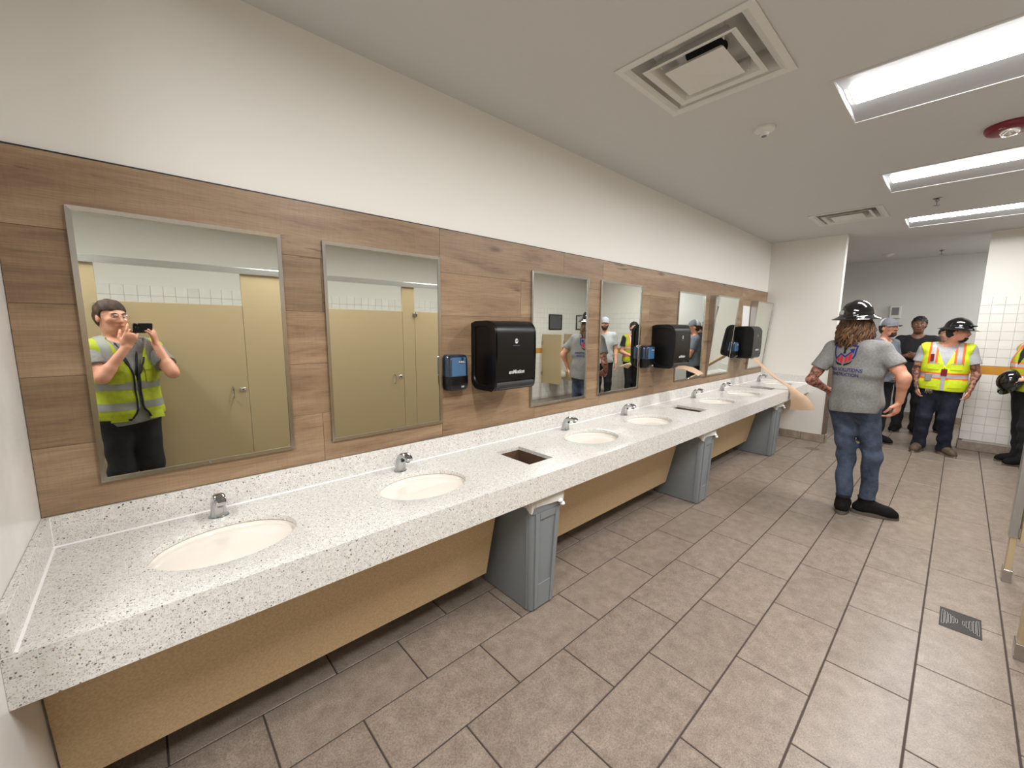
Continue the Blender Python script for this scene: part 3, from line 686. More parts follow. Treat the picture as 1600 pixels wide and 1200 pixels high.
def make_vent(x0, x1, y0, y1, label):
    xc, yc = (x0+x1)/2, (y0+y1)/2; t = thing('air_diffuser', (xc, yc, ZC), label, 'air vent', 'square ceiling air diffusers'); h = (x1-x0)/2
    sq = lambda r, z: [(xc-r, yc-r, z), (xc+r, yc-r, z), (xc+r, yc+r, z), (xc-r, yc+r, z)]
    MB().loft([sq(h, ZC-.001), sq(h, ZC-.006), sq(h*.90, ZC-.008), sq(h*.84, ZC+.004), sq(h*.72, ZC+.075), sq(h*.70, ZC+.10)], False, False).build('outer_frame', M['white_metal'], t)
    MB().loft([sq(h*.80, ZC+.1), sq(h*.80, ZC+.11)]).lathe([(h*.31, .085), (h*.31, .10)], (xc, yc, ZC), 28).build('duct_plate', [M['white_metal']], t)
    MB().lathe([(h*.30, .080), (h*.30, .0995)], (xc, yc, ZC), 28).build('duct_opening', M['void'], t)
    MB().loft([sq(h*.69, ZC-.014), sq(h*.67, ZC-.017), sq(h*.60, ZC-.008), sq(h*.50, ZC+.05), sq(h*.505, ZC+.052), sq(h*.61, ZC-.002), sq(h*.67, ZC-.011)], False, False).build('louver_ring', M['white_metal'], t)
    MB().loft([sq(h*.44, ZC-.018), sq(h*.435, ZC-.015), sq(h*.38, ZC+.004), sq(h*.05, ZC+.006)]).add([(xc, yc, ZC-.026)]+sq(h*.44, ZC-.018), [(0, 2, 1), (0, 3, 2), (0, 4, 3), (0, 1, 4)]).build('centre_plate', M['white_metal'], t)
    for sx, sy in ((1, -1), (-1, 1), (1, 1), (-1, -1)):
        MB().box(xc+sx*h*.50-.008, xc+sx*h*.50+.008, yc+sy*h*.46-.0015, yc+sy*h*.46+.0015, ZC+.0, ZC+.10).build('hanger', M['white_metal'], t)
    return t
make_vent(*VENTS[0], 'large square white ceiling diffuser nearest the camera')
make_vent(*VENTS[1], 'square white ceiling diffuser farther back near the white wall')
sd = thing('motion_sensor', (3.443, -1.097, ZC), 'small round white ceiling sensor past the nearer diffuser', 'sensor')
MB().lathe([(.062, 0), (.062, -.012), (.056, -.02), (.03, -.034), (.026, -.046), (.01, -.052)], (3.443, -1.097, ZC), 32).build('sensor_base', M['white_metal'], sd, smooth=40)
MB().lathe([(.018, -.044), (.015, -.053), (.006, -.057)], (3.443, -1.097, ZC), 20).build('sensor_lens', M['print_grey'], sd, smooth=60)
st = thing('fire_alarm_strobe', (4.53, -2.175, ZC), 'red round fire alarm strobe on the ceiling', 'fire alarm')
MB().lathe([(.115, 0), (.115, -.018), (.105, -.034), (.085, -.040), (.02, -.042)], (4.53, -2.175, ZC), 40).build('alarm_base', M['red'], st, smooth=35)
MB().lathe([(.045, -.040), (.044, -.055), (.034, -.068), (.012, -.074)], (4.50, -2.175, ZC), 24).build('strobe_lens', M['clear'], st, smooth=50)
lettering('lettering', 'FIRE', .030, M['print_white'], frame_matrix((4.445, -2.15, ZC-.0375), tuple(Vector((.55, -.83, 0))), tuple(Vector((.83, .55, 0))), (0, 0, -1)), st)
for (x, y), w in (((6.288, -1.80), 'small ceiling sprinkler between the second and third lights'), ((10.1, -1.743), 'small ceiling sprinkler in the dark corridor')):
    sp = thing('sprinkler_head', (x, y, ZC), w, 'sprinkler', 'ceiling sprinkler heads')
    MB().lathe([(.035, 0), (.035, -.004), (.015, -.012), (.012, -.03)], (x, y, ZC), 16).build('escutcheon', M['darkchrome'], sp, smooth=40)
    MB().tube([(x-.012, y, ZC-.028), (x-.016, y, ZC-.05), (x-.006, y, ZC-.065)], .003).tube([(x+.012, y, ZC-.028), (x+.016, y, ZC-.05), (x+.006, y, ZC-.065)], .003).build('sprinkler_frame', M['darkchrome'], sp)
    MB().lathe([(.028, -.066), (.028, -.069), (.01, -.071)], (x, y, ZC), 16).build('deflector', M['darkchrome'], sp)
cs = thing('smoke_detector', (9.97, -1.106, ZC), 'pale round detector on the dark corridor ceiling', 'detector')
MB().lathe([(.075, 0), (.075, -.014), (.06, -.026), (.02, -.04), (.015, -.05)], (9.97, -1.106, ZC), 28).build('detector_body', M['white_metal'], cs, smooth=40)

# ------------------------------------------------------------------ floor drain, clean-out, corridor wall box
dr = thing('floor_drain', (3.62, -2.273, 0), 'rectangular slotted metal floor drain near the stalls', 'floor drain')
MB().box(3.508, 3.738, -2.192, -2.355, -.006, .0025, .001).build('drain_plate', M['drain_metal'], dr)
for s in (-1, 1):
    for i in range(5):
        w = .082-.015*i; y = -2.2735+s*(.068-i*.0135)
        o = MB().box(3.623-w, 3.623+w, y-.0048, y+.0048, .0024, .0032).build('slot_rim', M['steel'], dr)
        MB().box(3.623-w+.003, 3.623+w-.003, y-.0030, y+.0030, .0033, .0036).build('slot_gap', M['void'], o)
co = thing('cleanout_cover', (7.126, -.868, 0), 'round dull metal clean-out cover in the floor', 'floor cover')
MB().lathe([(.085, -.004), (.085, .002), (.078, .003), (.002, .003)], (7.126, -.868, 0), 36).build('cover_plate', M['brown_guard'], co, smooth=40)
MB().lathe([(.008, .003), (.008, .0042)], (7.126, -.868, 0), 12).build('cover_screw', M['darkchrome'], co)
wb = thing('wall_box', (XF-.05, -1.22, 1.87), 'small white box fixed high on the corridor wall', 'wall box')
MB().box(XF, XF-.06, -1.14, -1.30, 1.87, 2.11, .008).build('box_body', M['white_metal'], wb)
MB().box(XF-.06, XF-.064, -1.17, -1.27, 1.93, 2.07, .002).build('box_window', M['print_grey'], wb)

# ------------------------------------------------------------------ toilet stalls opposite the counter
SYF, SYB = -2.462, -2.490
def pilaster(x0, x1, label, shoe=True):
    t = thing('stall_pilaster', ((x0+x1)/2, -2.476, 0), label, 'stall post', 'stall pilasters')
    MB().box(x0, x1, SYF, SYB, .004, 2.14, .001).build('pilaster_panel', M['partition'], t)
    MB().box(x0-.006, x1+.006, SYF+.007, SYB-.007, .0, .085, .002).build('floor_shoe', M['steel'], t)
    return t
def stall_door(x0, x1, label, latch=1, hinge=-1, closed=True):
    t = thing('stall_door', ((x0+x1)/2, -2.476, .30), label, 'stall door', 'tan stall doors')
    MB().box(x0, x1, SYF, SYB, .30, 1.83, .0012).build('door_panel', M['partition'], t)
    if latch:
        xl = (x1-.125) if latch > 0 else (x0+.125); s = latch
        MB().tube([(xl, SYF, 1.075), (xl, SYF+.03, 1.07), (xl, SYF+.04, 1.045), (xl, SYF+.04, 1.0), (xl, SYF+.03, .978), (xl, SYF, .972)], .0065).build('pull_handle', M['chrome'], t)
        k = MB().box(xl+s*.055, xl+s*.105, SYF, SYF+.006, 1.030, 1.062, .001).build('latch_plate', M['steel'], t)
        MB().lathe([(.008, SYF+.006), (.007, SYF+.011)], (xl+s*.082, 0, 1.046), 12, axis=1).build('latch_indicator', M['darkgrey'], k)
    xh = x0 if hinge < 0 else x1
    for z in (1.79, .36):
        MB().box(xh-.03, xh+.03, SYF, SYF+.008, z-.022, z+.022, .001).lathe([(.009, -.03), (.009, .03)], (xh, SYF+.010, z), 12).build('hinge', M['steel'], t)
    return t
pilaster(.012, .095, 'narrow tan stall pilaster reflected behind the photographer')
stall_door(.099, 1.041, 'wide tan stall door reflected behind the photographer', 1)
pilaster(1.045, 1.75, 'broad tan stall panel reaching the rail, reflected in the first mirror')
stall_door(1.754, 2.664, 'tan stall door with chrome pull reflected in the second mirror', 1)
pilaster(2.668, 2.826, 'tan pilaster with hinge reflected in the second mirror')
stall_door(2.830, 3.448, 'tan stall door at the edge of the second mirror', 1)
pilaster(3.452, 3.525, 'tan stall post with steel shoe at the lower right of the frame')
# the last door stands open, swung into its stall
t = thing('stall_door', (4.395, -2.92, .30), 'tan stall door standing open beside the end post', 'stall door', 'tan stall doors')
MB().box(4.381, 4.407, -2.50, -3.34, .30, 1.83, .0012).build('door_panel', M['partition'], t)
for z in (1.79, .36): MB().lathe([(.009, -.03), (.009, .03)], (4.394, -2.497, z), 12).build('hinge', M['steel'], t)
pe = pilaster(4.412, 4.49, 'tan end post of the stalls by the right frame edge, past the drain')
MB().box(4.408, 4.494, SYF+.010, SYB-.004, .31, 2.12, .002).build('steel_channel', M['alu'], pe)
hr = MB().box(-.6, 4.50, SYF+.012, SYB-.012, 2.14, 2.172, .003).box(-.6, 4.50, SYF+.012, SYF+.016, 2.116, 2.142)
tag(hr.build('headrail', M['alu']), 'aluminium rail running across the top of the stalls', 'rail')
tag(MB().box(4.438, 4.464, SYB-.006, YO+.01, .30, 1.83, .0012).build('stall_side_panel', M['partition']), 'tan side panel closing off the last stall', 'stall panel')

# ------------------------------------------------------------------ urinal corner seen in the mirrors
for x, w in ((7.2, 'tan urinal screen nearer the camera, reflected in the third mirror'), (7.97, 'tan urinal screen nearer the end wall')):
    t = thing('urinal_screen', (x, -4.2, .38), w, 'screen', 'tan urinal screens')
    MB().box(x-.013, x+.013, YO+.009, -3.86, .38, 1.50, .0012).build('screen_panel', M['partition'], t)
    for z in (.6, 1.3): MB().box(x-.028, x+.028, YO+.008, YO+.04, z-.04, z+.04, .001).build('wall_bracket', M['steel'], t)
u = thing('urinal', (7.6, -4.3, .43), 'white wall-hung urinal between tan screens', 'urinal')
rings = []
for z, w, d in ((.43, .10, .16), (.46, .15, .30), (.52, .165, .36), (.60, .168, .355), (.64, .165, .31)):
    rings.append([(7.6+w*math.cos(a), YO+.009+d*max(0, math.sin(a))**.8 if math.sin(a) > 1e-6 else YO+.009, z) for a in [math.pi*i/16 for i in range(17)]])
MB().loft(rings).build('bowl', M['porcelain'], u, smooth=50)
rings = []
for z, w, d in ((.64, .165, .12), (.80, .165, .10), (1.0, .165, .12), (1.08, .16, .17), (1.12, .14, .18)):
    rings.append([(7.6+w*math.cos(a), YO+.009+d*max(0, math.sin(a))**.5 if math.sin(a) > 1e-6 else YO+.009, z) for a in [math.pi*i/16 for i in range(17)]])
MB().loft(rings).build('back_shell', M['porcelain'], u, smooth=50)
for s in (-1, 1):
    MB().prism([(YO+.009, .60), (YO+.30, .62), (YO+.20, .80), (YO+.17, 1.10), (YO+.009, 1.12)], 0, 7.6+s*.15, 7.6+s*.168).build('side_wall', M['porcelain'], u, bevel=.006)
MB().tube([(7.6, YO+.06, 1.11), (7.6, YO+.06, 1.30)], .014).lathe([(.03, 1.29), (.034, 1.31), (.034, 1.38), (.02, 1.40)], (7.6, YO+.06, 0), 16).build('flush_valve', M['chrome'], u, smooth=40)
for x0, x1, m, w in ((7.40, 7.86, 'picture_dark', 'black framed dark notice above the urinal, reflected in a mirror'), (8.40, 8.70, 'picture_light', 'black framed pale notice with small pictures, reflected in a mirror')):
    t = thing('framed_notice', ((x0+x1)/2, YO+.01, 1.60), w, 'picture', 'framed notices on the tiled wall')
    for a, b, c, d in ((x0, x1, 1.60, 1.622), (x0, x1, 1.938, 1.96), (x0, x0+.022, 1.622, 1.938), (x1-.022, x1, 1.622, 1.938)):
        MB().box(a, b, YO+.008, YO+.028, c, d, .002).build('frame_bar', M['black'], t)
    MB().box(x0+.02, x1-.02, YO+.009, YO+.018, 1.62, 1.94).build('notice_sheet', M[m], t)

# ------------------------------------------------------------------ people: smooth implicit bodies meshed by surface nets
F32 = np.float32
def V3(*a): return np.array(a, F32)
def unit(v): v = np.asarray(v, F32); return v/np.linalg.norm(v)
def cap(a, b, r1, r2, n=None, q=1.0):
    a = np.asarray(a, F32); b = np.asarray(b, F32); ba = b-a
    if n is not None:
        n = unit(n); ba = ba+(q-1)*(ba@n)*n
    L2 = float(ba@ba)+1e-9
    def f(p):
        d = p-a
        if n is not None: d = d+np.outer((q-1)*(d@n), n)
        h = np.clip((d@ba)/L2, 0, 1).astype(F32); e = d-h[:, None]*ba
        return np.sqrt((e*e).sum(1))-(r1+(r2-r1)*h)
    return f
def ell(c, r, R=None):
    c = np.asarray(c, F32); r = np.asarray(r, F32)
    def f(p):
        d = p-c
        if R is not None: d = d@R
        k0 = np.sqrt(((d/r)**2).sum(1)); k1 = np.sqrt(((d/(r*r))**2).sum(1))+1e-6
        return k0*(k0-1)/k1
    return f
def smin(a, b, k):
    h = np.maximum(k-np.abs(a-b), 0)/k
    return np.minimum(a, b)-h*h*k*.25
def union(prims):
    def f(p):
        d = None
        for g_, k in prims:
            e = g_(p); d = e if d is None else (smin(d, e, k) if k > 0 else np.minimum(d, e))
        return d
    return f
def surface(name, fn, lo, hi, h, mtl, parent, smooth=True):
    lo = np.asarray(lo, float)-2*h; hi = np.asarray(hi, float)+2*h; B = 4
    nb = np.ceil((hi-lo)/(h*B)).astype(int); n = nb*B
    H = h*B
    gx, gy, gz = [lo[i]+(np.arange(nb[i])*B+(B-1)/2)*h for i in range(3)]
    G = np.stack(np.meshgrid(gx, gy, gz, indexing='ij'), -1).reshape(-1, 3).astype(F32)
    dc = fn(G); act = np.abs(dc) < H*2.0
    D = np.repeat(np.repeat(np.repeat(np.where(dc > 0, 1, -1).astype(F32).reshape(nb), B, 0), B, 1), B, 2)
    D = D.reshape(nb[0], B, nb[1], B, nb[2], B)
    ids = np.argwhere(act.reshape(nb))
    if len(ids):
        off = np.stack(np.meshgrid(*[np.arange(B)]*3, indexing='ij'), -1).reshape(-1, 3)
        ijk = ids[:, None, :]*B+off[None]
        pts = (lo+ijk.reshape(-1, 3)*h).astype(F32); vals = np.empty(len(pts), F32)
        for s in range(0, len(pts), 400000): vals[s:s+400000] = fn(pts[s:s+400000])
        D2 = D.reshape(n) ; q = ijk.reshape(-1, 3); D2[q[:, 0], q[:, 1], q[:, 2]] = vals; D = D2
    else: D = D.reshape(n)
    S = D < 0
    c = [S[i:n[0]-1+i, j:n[1]-1+j, k:n[2]-1+k] for i in (0, 1) for j in (0, 1) for k in (0, 1)]
    an = c[0].copy(); al = c[0].copy()
    for x in c[1:]: an |= x; al &= x
    cells = np.argwhere(an & ~al); idx = np.full(an.shape, -1, np.int32); idx[cells[:, 0], cells[:, 1], cells[:, 2]] = np.arange(len(cells))
    co = np.array([(i, j, k) for i in (0, 1) for j in (0, 1) for k in (0, 1)])
    cv = np.stack([D[cells[:, 0]+o[0], cells[:, 1]+o[1], cells[:, 2]+o[2]] for o in co], 1)
    acc = np.zeros((len(cells), 3)); cnt = np.zeros(len(cells))
    for a in range(8):
        for b in range(a+1, 8):
            if abs(co[a]-co[b]).sum() != 1: continue
            m = (cv[:, a] < 0) != (cv[:, b] < 0); t = cv[m, a]/(cv[m, a]-cv[m, b])
            acc[m] += co[a]+t[:, None]*(co[b]-co[a]); cnt[m] += 1
    vs = lo+(cells+acc/cnt[:, None])*h; quads = []
    for ax in range(3):
        sl0 = [slice(None)]*3; sl1 = [slice(None)]*3; sl0[ax] = slice(0, -1); sl1[ax] = slice(1, None)
        A = S[tuple(sl0)]; Bq = S[tuple(sl1)]; e = np.argwhere(A != Bq); fl_ = A[e[:, 0], e[:, 1], e[:, 2]]
        u, w = [(1, 2), (2, 0), (0, 1)][ax]
        ok = (e[:, u] > 0) & (e[:, w] > 0) & (e[:, u] < n[u]-1) & (e[:, w] < n[w]-1); e = e[ok]; fl_ = fl_[ok]
        def at(du, dw): q = e.copy(); q[:, u] -= du; q[:, w] -= dw; return idx[q[:, 0], q[:, 1], q[:, 2]]
        Q = np.stack([at(1, 1), at(0, 1), at(0, 0), at(1, 0)], 1)
        quads.append(np.where(fl_[:, None], Q, Q[:, ::-1]))
    Q = np.concatenate(quads); Q = Q[(Q >= 0).all(1)]
    me = bpy.data.meshes.new(name); me.vertices.add(len(vs)); me.vertices.foreach_set('co', vs.astype(F32).ravel())
    me.loops.add(len(Q)*4); me.loops.foreach_set('vertex_index', Q.astype(np.int32).ravel())
    me.polygons.add(len(Q)); me.polygons.foreach_set('loop_start', np.arange(len(Q), dtype=np.int32)*4)
    me.polygons.foreach_set('use_smooth', np.ones(len(Q), bool)); me.update(); me.validate()
    me.materials.append(mtl); o = bpy.data.objects.new(name, me); COL.objects.link(o); o.parent = parent
    return o
def folds(amp, seed=0., fz=1.0):
    def f(p):
        x, y, z = p[:, 0], p[:, 1], p[:, 2]
        w = 2.2*np.sin(7*x+5*y+3*z+seed)+1.5*np.sin(11*y-9*z+seed*2)
        return amp*(np.sin((26*z+9*x-6*y)*fz+w+seed)*.55+np.sin((17*z-21*x+13*y)*fz+1.7*w+seed)*.45)
    return f
def local_mesh(mb, name, mtl, parent, **k): return mb.build(name, mtl, parent, shift=(0, 0, 0), **k)

C_SKIN = mottled('skin', srgb(206, 150, 124), srgb(220, 168, 142), 14, .5, rnd=0)
C_SKIN_R = mottled('ruddy_skin', srgb(204, 142, 116), srgb(216, 158, 132), 14, .5)
C_SKIN_D = mottled('brown_skin', srgb(112, 76, 58), srgb(126, 88, 68), 14, .5)
C_TATTOO = mottled('tattooed_skin', srgb(178, 122, 100), srgb(96, 62, 56), 32, .5, lo=.46, hi=.56)
C_TATTOO2 = mottled('tattoo_ink_skin', srgb(168, 112, 90), srgb(84, 64, 60), 24, .5, lo=.47, hi=.55)
CL = lambda n, a, b, r=.85, s=40: mottled(n, srgb(*a), srgb(*b), s, r, lo=.3, hi=.7)
C_TEE = CL('heather_grey_cotton', (112, 111, 109), (136, 135, 133), s=70)
C_TEE2 = CL('pale_grey_cotton', (160, 162, 164), (178, 180, 182), s=70)
C_TEE3 = CL('slate_grey_cotton', (92, 98, 108), (108, 114, 124), s=60)
C_BLACK = CL('black_cotton', (22, 22, 25), (34, 34, 38))
C_BLACKP = CL('black_trouser_cloth', (18, 18, 20), (30, 30, 33))
C_JEAN = mottled('blue_denim', srgb(40, 48, 66), srgb(88, 100, 122), 7, .9, lo=.3, hi=.74, bump=.5, fine=(160, .3))
C_JEAND = mottled('dark_denim', srgb(15, 19, 33), srgb(42, 48, 66), 10, .9, lo=.35, hi=.78, fine=(220, .25))
C_HIVIS = CL('hi_vis_yellow', (206, 226, 30), (218, 238, 48), .7, 30)
C_HIVIS2 = CL('muted_hi_vis_yellow', (150, 162, 30), (170, 180, 42), .75, 30)
C_SILVER = mat('reflective_silver_tape', srgb(176, 176, 176), .45, 0)
C_GREYTAPE = mat('grey_tape', srgb(136, 136, 130), .6)
C_ORANGE = mat('hi_vis_orange', srgb(255, 104, 46), .7)
C_NAVY = mat('navy_trim', srgb(20, 22, 34), .8)
C_BOOT = mottled('worn_black_leather', srgb(15, 14, 13), srgb(27, 25, 23), 30, .85, spec=.2)
C_BOOTB = mottled('worn_brown_leather', srgb(70, 56, 44), srgb(92, 76, 60), 30, .7)
C_SOLE = mat('boot_sole', srgb(88, 80, 72), .8)
C_SOLEL = mat('light_boot_sole', srgb(120, 108, 96), .8)
C_HAIRB = mottled('brown_hair', srgb(44, 29, 21), srgb(70, 48, 34), 30, .72, stretch=(1, 1, .2))
C_HAIRL = mottled('light_brown_hair', srgb(56, 38, 26), srgb(122, 88, 58), 22, .42, stretch=(1, 1, .25))
C_HAIRK = mat('black_hair', srgb(20, 17, 16), .5, bump=(160, .8))
C_HAT = mat('glossy_black_shell', srgb(16, 16, 17), .09, coat=.8)
C_CAPG = CL('grey_cap_cloth', (96, 98, 104), (112, 114, 120), s=60)
C_CAPP = CL('pale_grey_cap_cloth', (150, 152, 156), (166, 168, 172), s=60)
C_CAPW = CL('white_cap_mesh', (204, 206, 210), (218, 220, 224), s=60)
C_EYE = mat('eye_white', srgb(196, 188, 182), .3); C_IRIS = mat('eye_iris', srgb(48, 36, 28), .1); C_LIP = mat('lips', srgb(170, 104, 94), .5)
C_BROW = mat('eyebrow_hair', srgb(52, 36, 28), .7)
C_GOLD = mat('metal_key', (.6, .58, .5, 1), .25, 1)

class Person:
    def __init__(s, label, pos, face, H, P=None, head=None, girth=1.0, h=.008, skin=C_SKIN, group='people in the washroom'):
        s.face = math.radians(face); s.pos = Vector((pos[0], pos[1], 0)); s.k = k = H/1.78; s.h = h; s.g = girth; s.skin = skin
        s.root = thing('person', (pos[0], pos[1], 0), label, 'person', group); s.root.rotation_euler = (0, 0, s.face-math.pi/2)
        J = dict(hipR=(.088, 0, .93), hipL=(-.088, 0, .93), kneeR=(.10, .015, .50), kneeL=(-.10, .015, .50), ankR=(.105, -.03, .09), ankL=(-.105, -.03, .09),
                 shR=(.185, -.01, 1.435), shL=(-.185, -.01, 1.435), elR=(.235, -.03, 1.13), elL=(-.235, -.03, 1.13), wrR=(.245, .05, .88), wrL=(-.245, .05, .88),
                 head=(0, .035, 1.665), neck=(0, -.012, 1.475))
        s.J = {n: np.array(v, F32)*k for n, v in J.items()}
        for n, v in (P or {}).items(): s.J[n] = np.array(v, F32)
        hy = math.radians((head or (0, 0))[0]); hp = math.radians((head or (0, 0))[1])
        Rz = np.array([[math.cos(hy), -math.sin(hy), 0], [math.sin(hy), math.cos(hy), 0], [0, 0, 1]]); Rx = np.array([[1, 0, 0], [0, math.cos(hp), -math.sin(hp)], [0, math.sin(hp), math.cos(hp)]])
        s.HR = (Rz@Rx).astype(F32)        # head axes as columns
        s.hand_prims = []; s.feet = {}
    def loc(s, w):
        """world point -> person's own frame"""
        d = Vector((w[0], w[1], w[2]))-s.pos; f = (math.cos(s.face), math.sin(s.face)); r = (math.sin(s.face), -math.cos(s.face))
        return np.array((d.x*r[0]+d.y*r[1], d.x*f[0]+d.y*f[1], d.z), F32)
    def ldir(s, w):
        f = (math.cos(s.face), math.sin(s.face)); r = (math.sin(s.face), -math.cos(s.face)); return unit((w[0]*r[0]+w[1]*r[1], w[0]*f[0]+w[1]*f[1], w[2]))
    def hp(s, x, y, z): return s.J['head']+s.HR@(np.array((x, y, z), F32)*s.k)
    def hell(s, c, r): return ell(s.hp(*c), np.array(r, F32)*s.k, s.HR)
    def hcap(s, a, b, r1, r2): return cap(s.hp(*a), s.hp(*b), r1*s.k, r2*s.k)
    def hand(s, wr, d, n, side, curl=(.25, .5, .4), index=None, spread=.0, thumb=(.75, .55, .2), sc=1.0):
        d = unit(d); n = np.asarray(n, F32); n = unit(n-d*(n@d)); l = np.cross(d, n)*side; k = s.k*sc; pr = []
        W = np.asarray(wr, F32)
        pr.append((cap(W+d*.012*k+l*.0, W+d*.072*k, .030*k, .040*k, n, 2.3), .02))
        pr.append((cap(W+d*.03*k+l*.016*k, W+d*.078*k+l*.018*k, .024*k, .023*k, n, 1.7), .015))
        for i, ln in enumerate((.95, 1.05, 1.0, .80)):
            cu = index if (i == 0 and index is not None) else curl
            b = W+d*.082*k+l*(.030-.0195*i)*k; dir_ = unit(d+l*(.10-.07*i)*(1+spread)); ang = 0; r = .0094*k*(.92 if i == 3 else 1)
            for j, sl in enumerate((.043, .027, .021)):
                ang += cu[j]; dd = unit(dir_*math.cos(ang)+n*math.sin(ang)); e = b+dd*sl*ln*k
                pr.append((cap(b, e, r*(1-.06*j), r*(.94-.07*j)), .006 if j == 0 else .003)); b = e
        b = W+d*.022*k+l*.024*k; t1 = unit(d*thumb[0]+l*thumb[1]+n*thumb[2]); e = b+t1*.048*k
        pr.append((cap(b, e, .0150*k, .0118*k), .012)); t2 = unit(d*.85+l*.12+n*thumb[2]); e2 = e+t2*.034*k
        pr.append((cap(e, e2, .0112*k, .0098*k), .004)); pr.append((cap(e2, e2+unit(t2+n*.25)*.024*k, .0098*k, .0080*k), .003))
        s.hand_prims += pr; return s
    def torso(s, g=0.0, loose=0.0):
        J = s.J; k = s.k; w = s.g; n = (0, 1, 0)
        return [(cap((-.065*k*w, 0, .955*k), (.065*k*w, 0, .955*k), (.112+g)*k, (.112+g)*k, n, 1.10), .0),
                (cap((0, .005, 1.00*k), (0, .005, 1.16*k), (.138*w+g+loose)*k, (.140*w+g+loose)*k, n, 1.28), .10*k),
                (cap((-.072*k, 0, 1.30*k), (.072*k, 0, 1.30*k), (.108*w+g)*k, (.108*w+g)*k, n, 1.02), .12*k),
                (cap((-.06*k, -.012, 1.40*k), (.06*k, -.012, 1.40*k), (.085+g)*k, (.085+g)*k), .06*k),
                (cap(J['neck']-V3(0, 0, .025*k), J['shR']+V3(-.02*k, 0, .0), (.048+g)*k, (.056+g)*k), .05*k),
                (cap(J['neck']-V3(0, 0, .025*k), J['shL']+V3(.02*k, 0, .0), (.048+g)*k, (.056+g)*k), .05*k)]
    def arm(s, S, g=0.0):
        J = s.J; k = s.k; a, e, w = J['sh'+S], J['el'+S], J['wr'+S]; m = e+(w-e)*.28
        return [(cap(a, e, (.050+g)*k, (.039+g)*k), .03*k), (cap(a+(e-a)*.25, a+(e-a)*.7, (.048+g)*k, (.044+g)*k), .02*k),
                (cap(e, w, (.039+g)*k, (.027+g)*k), .02*k), (cap(e+(w-e)*.1, m, (.041+g)*k, (.038+g)*k), .02*k)]
    def leg(s, S, g=0.0):
        J = s.J; k = s.k; a, b, c = J['hip'+S], J['knee'+S], J['ank'+S]
        return [(cap(a, b, (.080*s.g+g)*k, (.048+g)*k), .05*k), (cap(b, c, (.047+g)*k, (.034+g)*k), .03*k), (cap(b+(c-b)*.15+V3(0, -.010*k, 0), b+(c-b)*.45+V3(0, -.008*k, 0), (.044+g)*k, (.040+g)*k), .03*k)]
    def headprims(s):
        P_ = [(cap(s.J['neck']-V3(0, 0, .03*s.k), s.hp(0, -.02, -.07), .058*s.k, .055*s.k), .0),
              (s.hell((0, -.012, .030), (.077, .097, .088)), .03), (s.hell((0, .022, -.040), (.057, .076, .080)), .04), (s.hell((0, .050, -.092), (.036, .034, .026)), .03),
              (s.hell((0, .070, -.02), (.052, .030, .050)), .02), (s.hcap((-.034, .082, .024), (.034, .082, .024), .012, .012), .016),
              (s.hcap((0, .096, .008), (0, .113, -.028), .0085, .0125), .012), (s.hcap((-.012, .102, -.030), (.012, .102, -.030), .008, .008), .008),
              (s.hcap((-.018, .094, -.060), (.018, .094, -.060), .0085, .0085), .010)]
        for sx in (-1, 1):
            P_ += [(s.hell((sx*.076, -.008, -.012), (.010, .022, .032)), .006), (s.hell((sx*.045, .066, -.022), (.022, .02, .018)), .02)]
        return P_
    def body(s):
        pr = s.headprims()+s.torso()+[(a, .03) for a, _ in s.arm('R')[:1]]+s.arm('R')[1:]+s.arm('L')+s.hand_prims
        pr += [(a, k) for a, k in s.leg('R')]+[(a, k) for a, k in s.leg('L')]
        for S in 'RL': pr.append((cap(s.J['ank'+S], s.J['ank'+S]+V3(0, .03*s.k, -.04*s.k), .034*s.k, .026*s.k), .02))
        base = union(pr); sock = [s.hell((sx*.031, .098, .004), (.016, .012, .011)) for sx in (-1, 1)]
        def f(p):
            d = base(p)
            for q in sock: d = np.maximum(d, -q(p)) if False else -smin(-d, q(p), .008)
            return d
        pts = np.array(list(s.J.values())); lo = pts.min(0)-.17; hi = pts.max(0)+.17; lo[2] = 0.03
        o = surface('body', f, lo, hi, s.h, s.skin, s.root)
        for sx in (-1, 1):
            c = s.hp(sx*.031, .0815, .004); e = local_mesh(MB().lathe([(.0005, -.0118)]+[(.0118*math.sin(math.pi*i/8), -.0118*math.cos(math.pi*i/8)) for i in range(1, 8)]+[(.0005, .0118)], tuple(c), 12), 'eye', C_EYE, s.root, smooth=180)
            c2 = s.hp(sx*.031, .0912, .004); local_mesh(MB().lathe([(.0003, -.0052)]+[(.0052*math.sin(math.pi*i/6), -.0052*math.cos(math.pi*i/6)) for i in range(1, 6)]+[(.0003, .0052)], tuple(c2), 10), 'iris', C_IRIS, e, smooth=180)
            local_mesh(MB().tube([tuple(s.hp(sx*.014, .0985, .024)), tuple(s.hp(sx*.03, .098, .031)), tuple(s.hp(sx*.048, .087, .026))], [.0035, .0045, .0025], 6), 'eyebrow', C_BROW, s.root)
        local_mesh(MB().tube([tuple(s.hp(-.022, .0965, -.060)), tuple(s.hp(0, .1045, -.058)), tuple(s.hp(.022, .0965, -.060))], [.003, .0055, .003], 6), 'mouth', C_LIP, s.root, smooth=180)
        return o
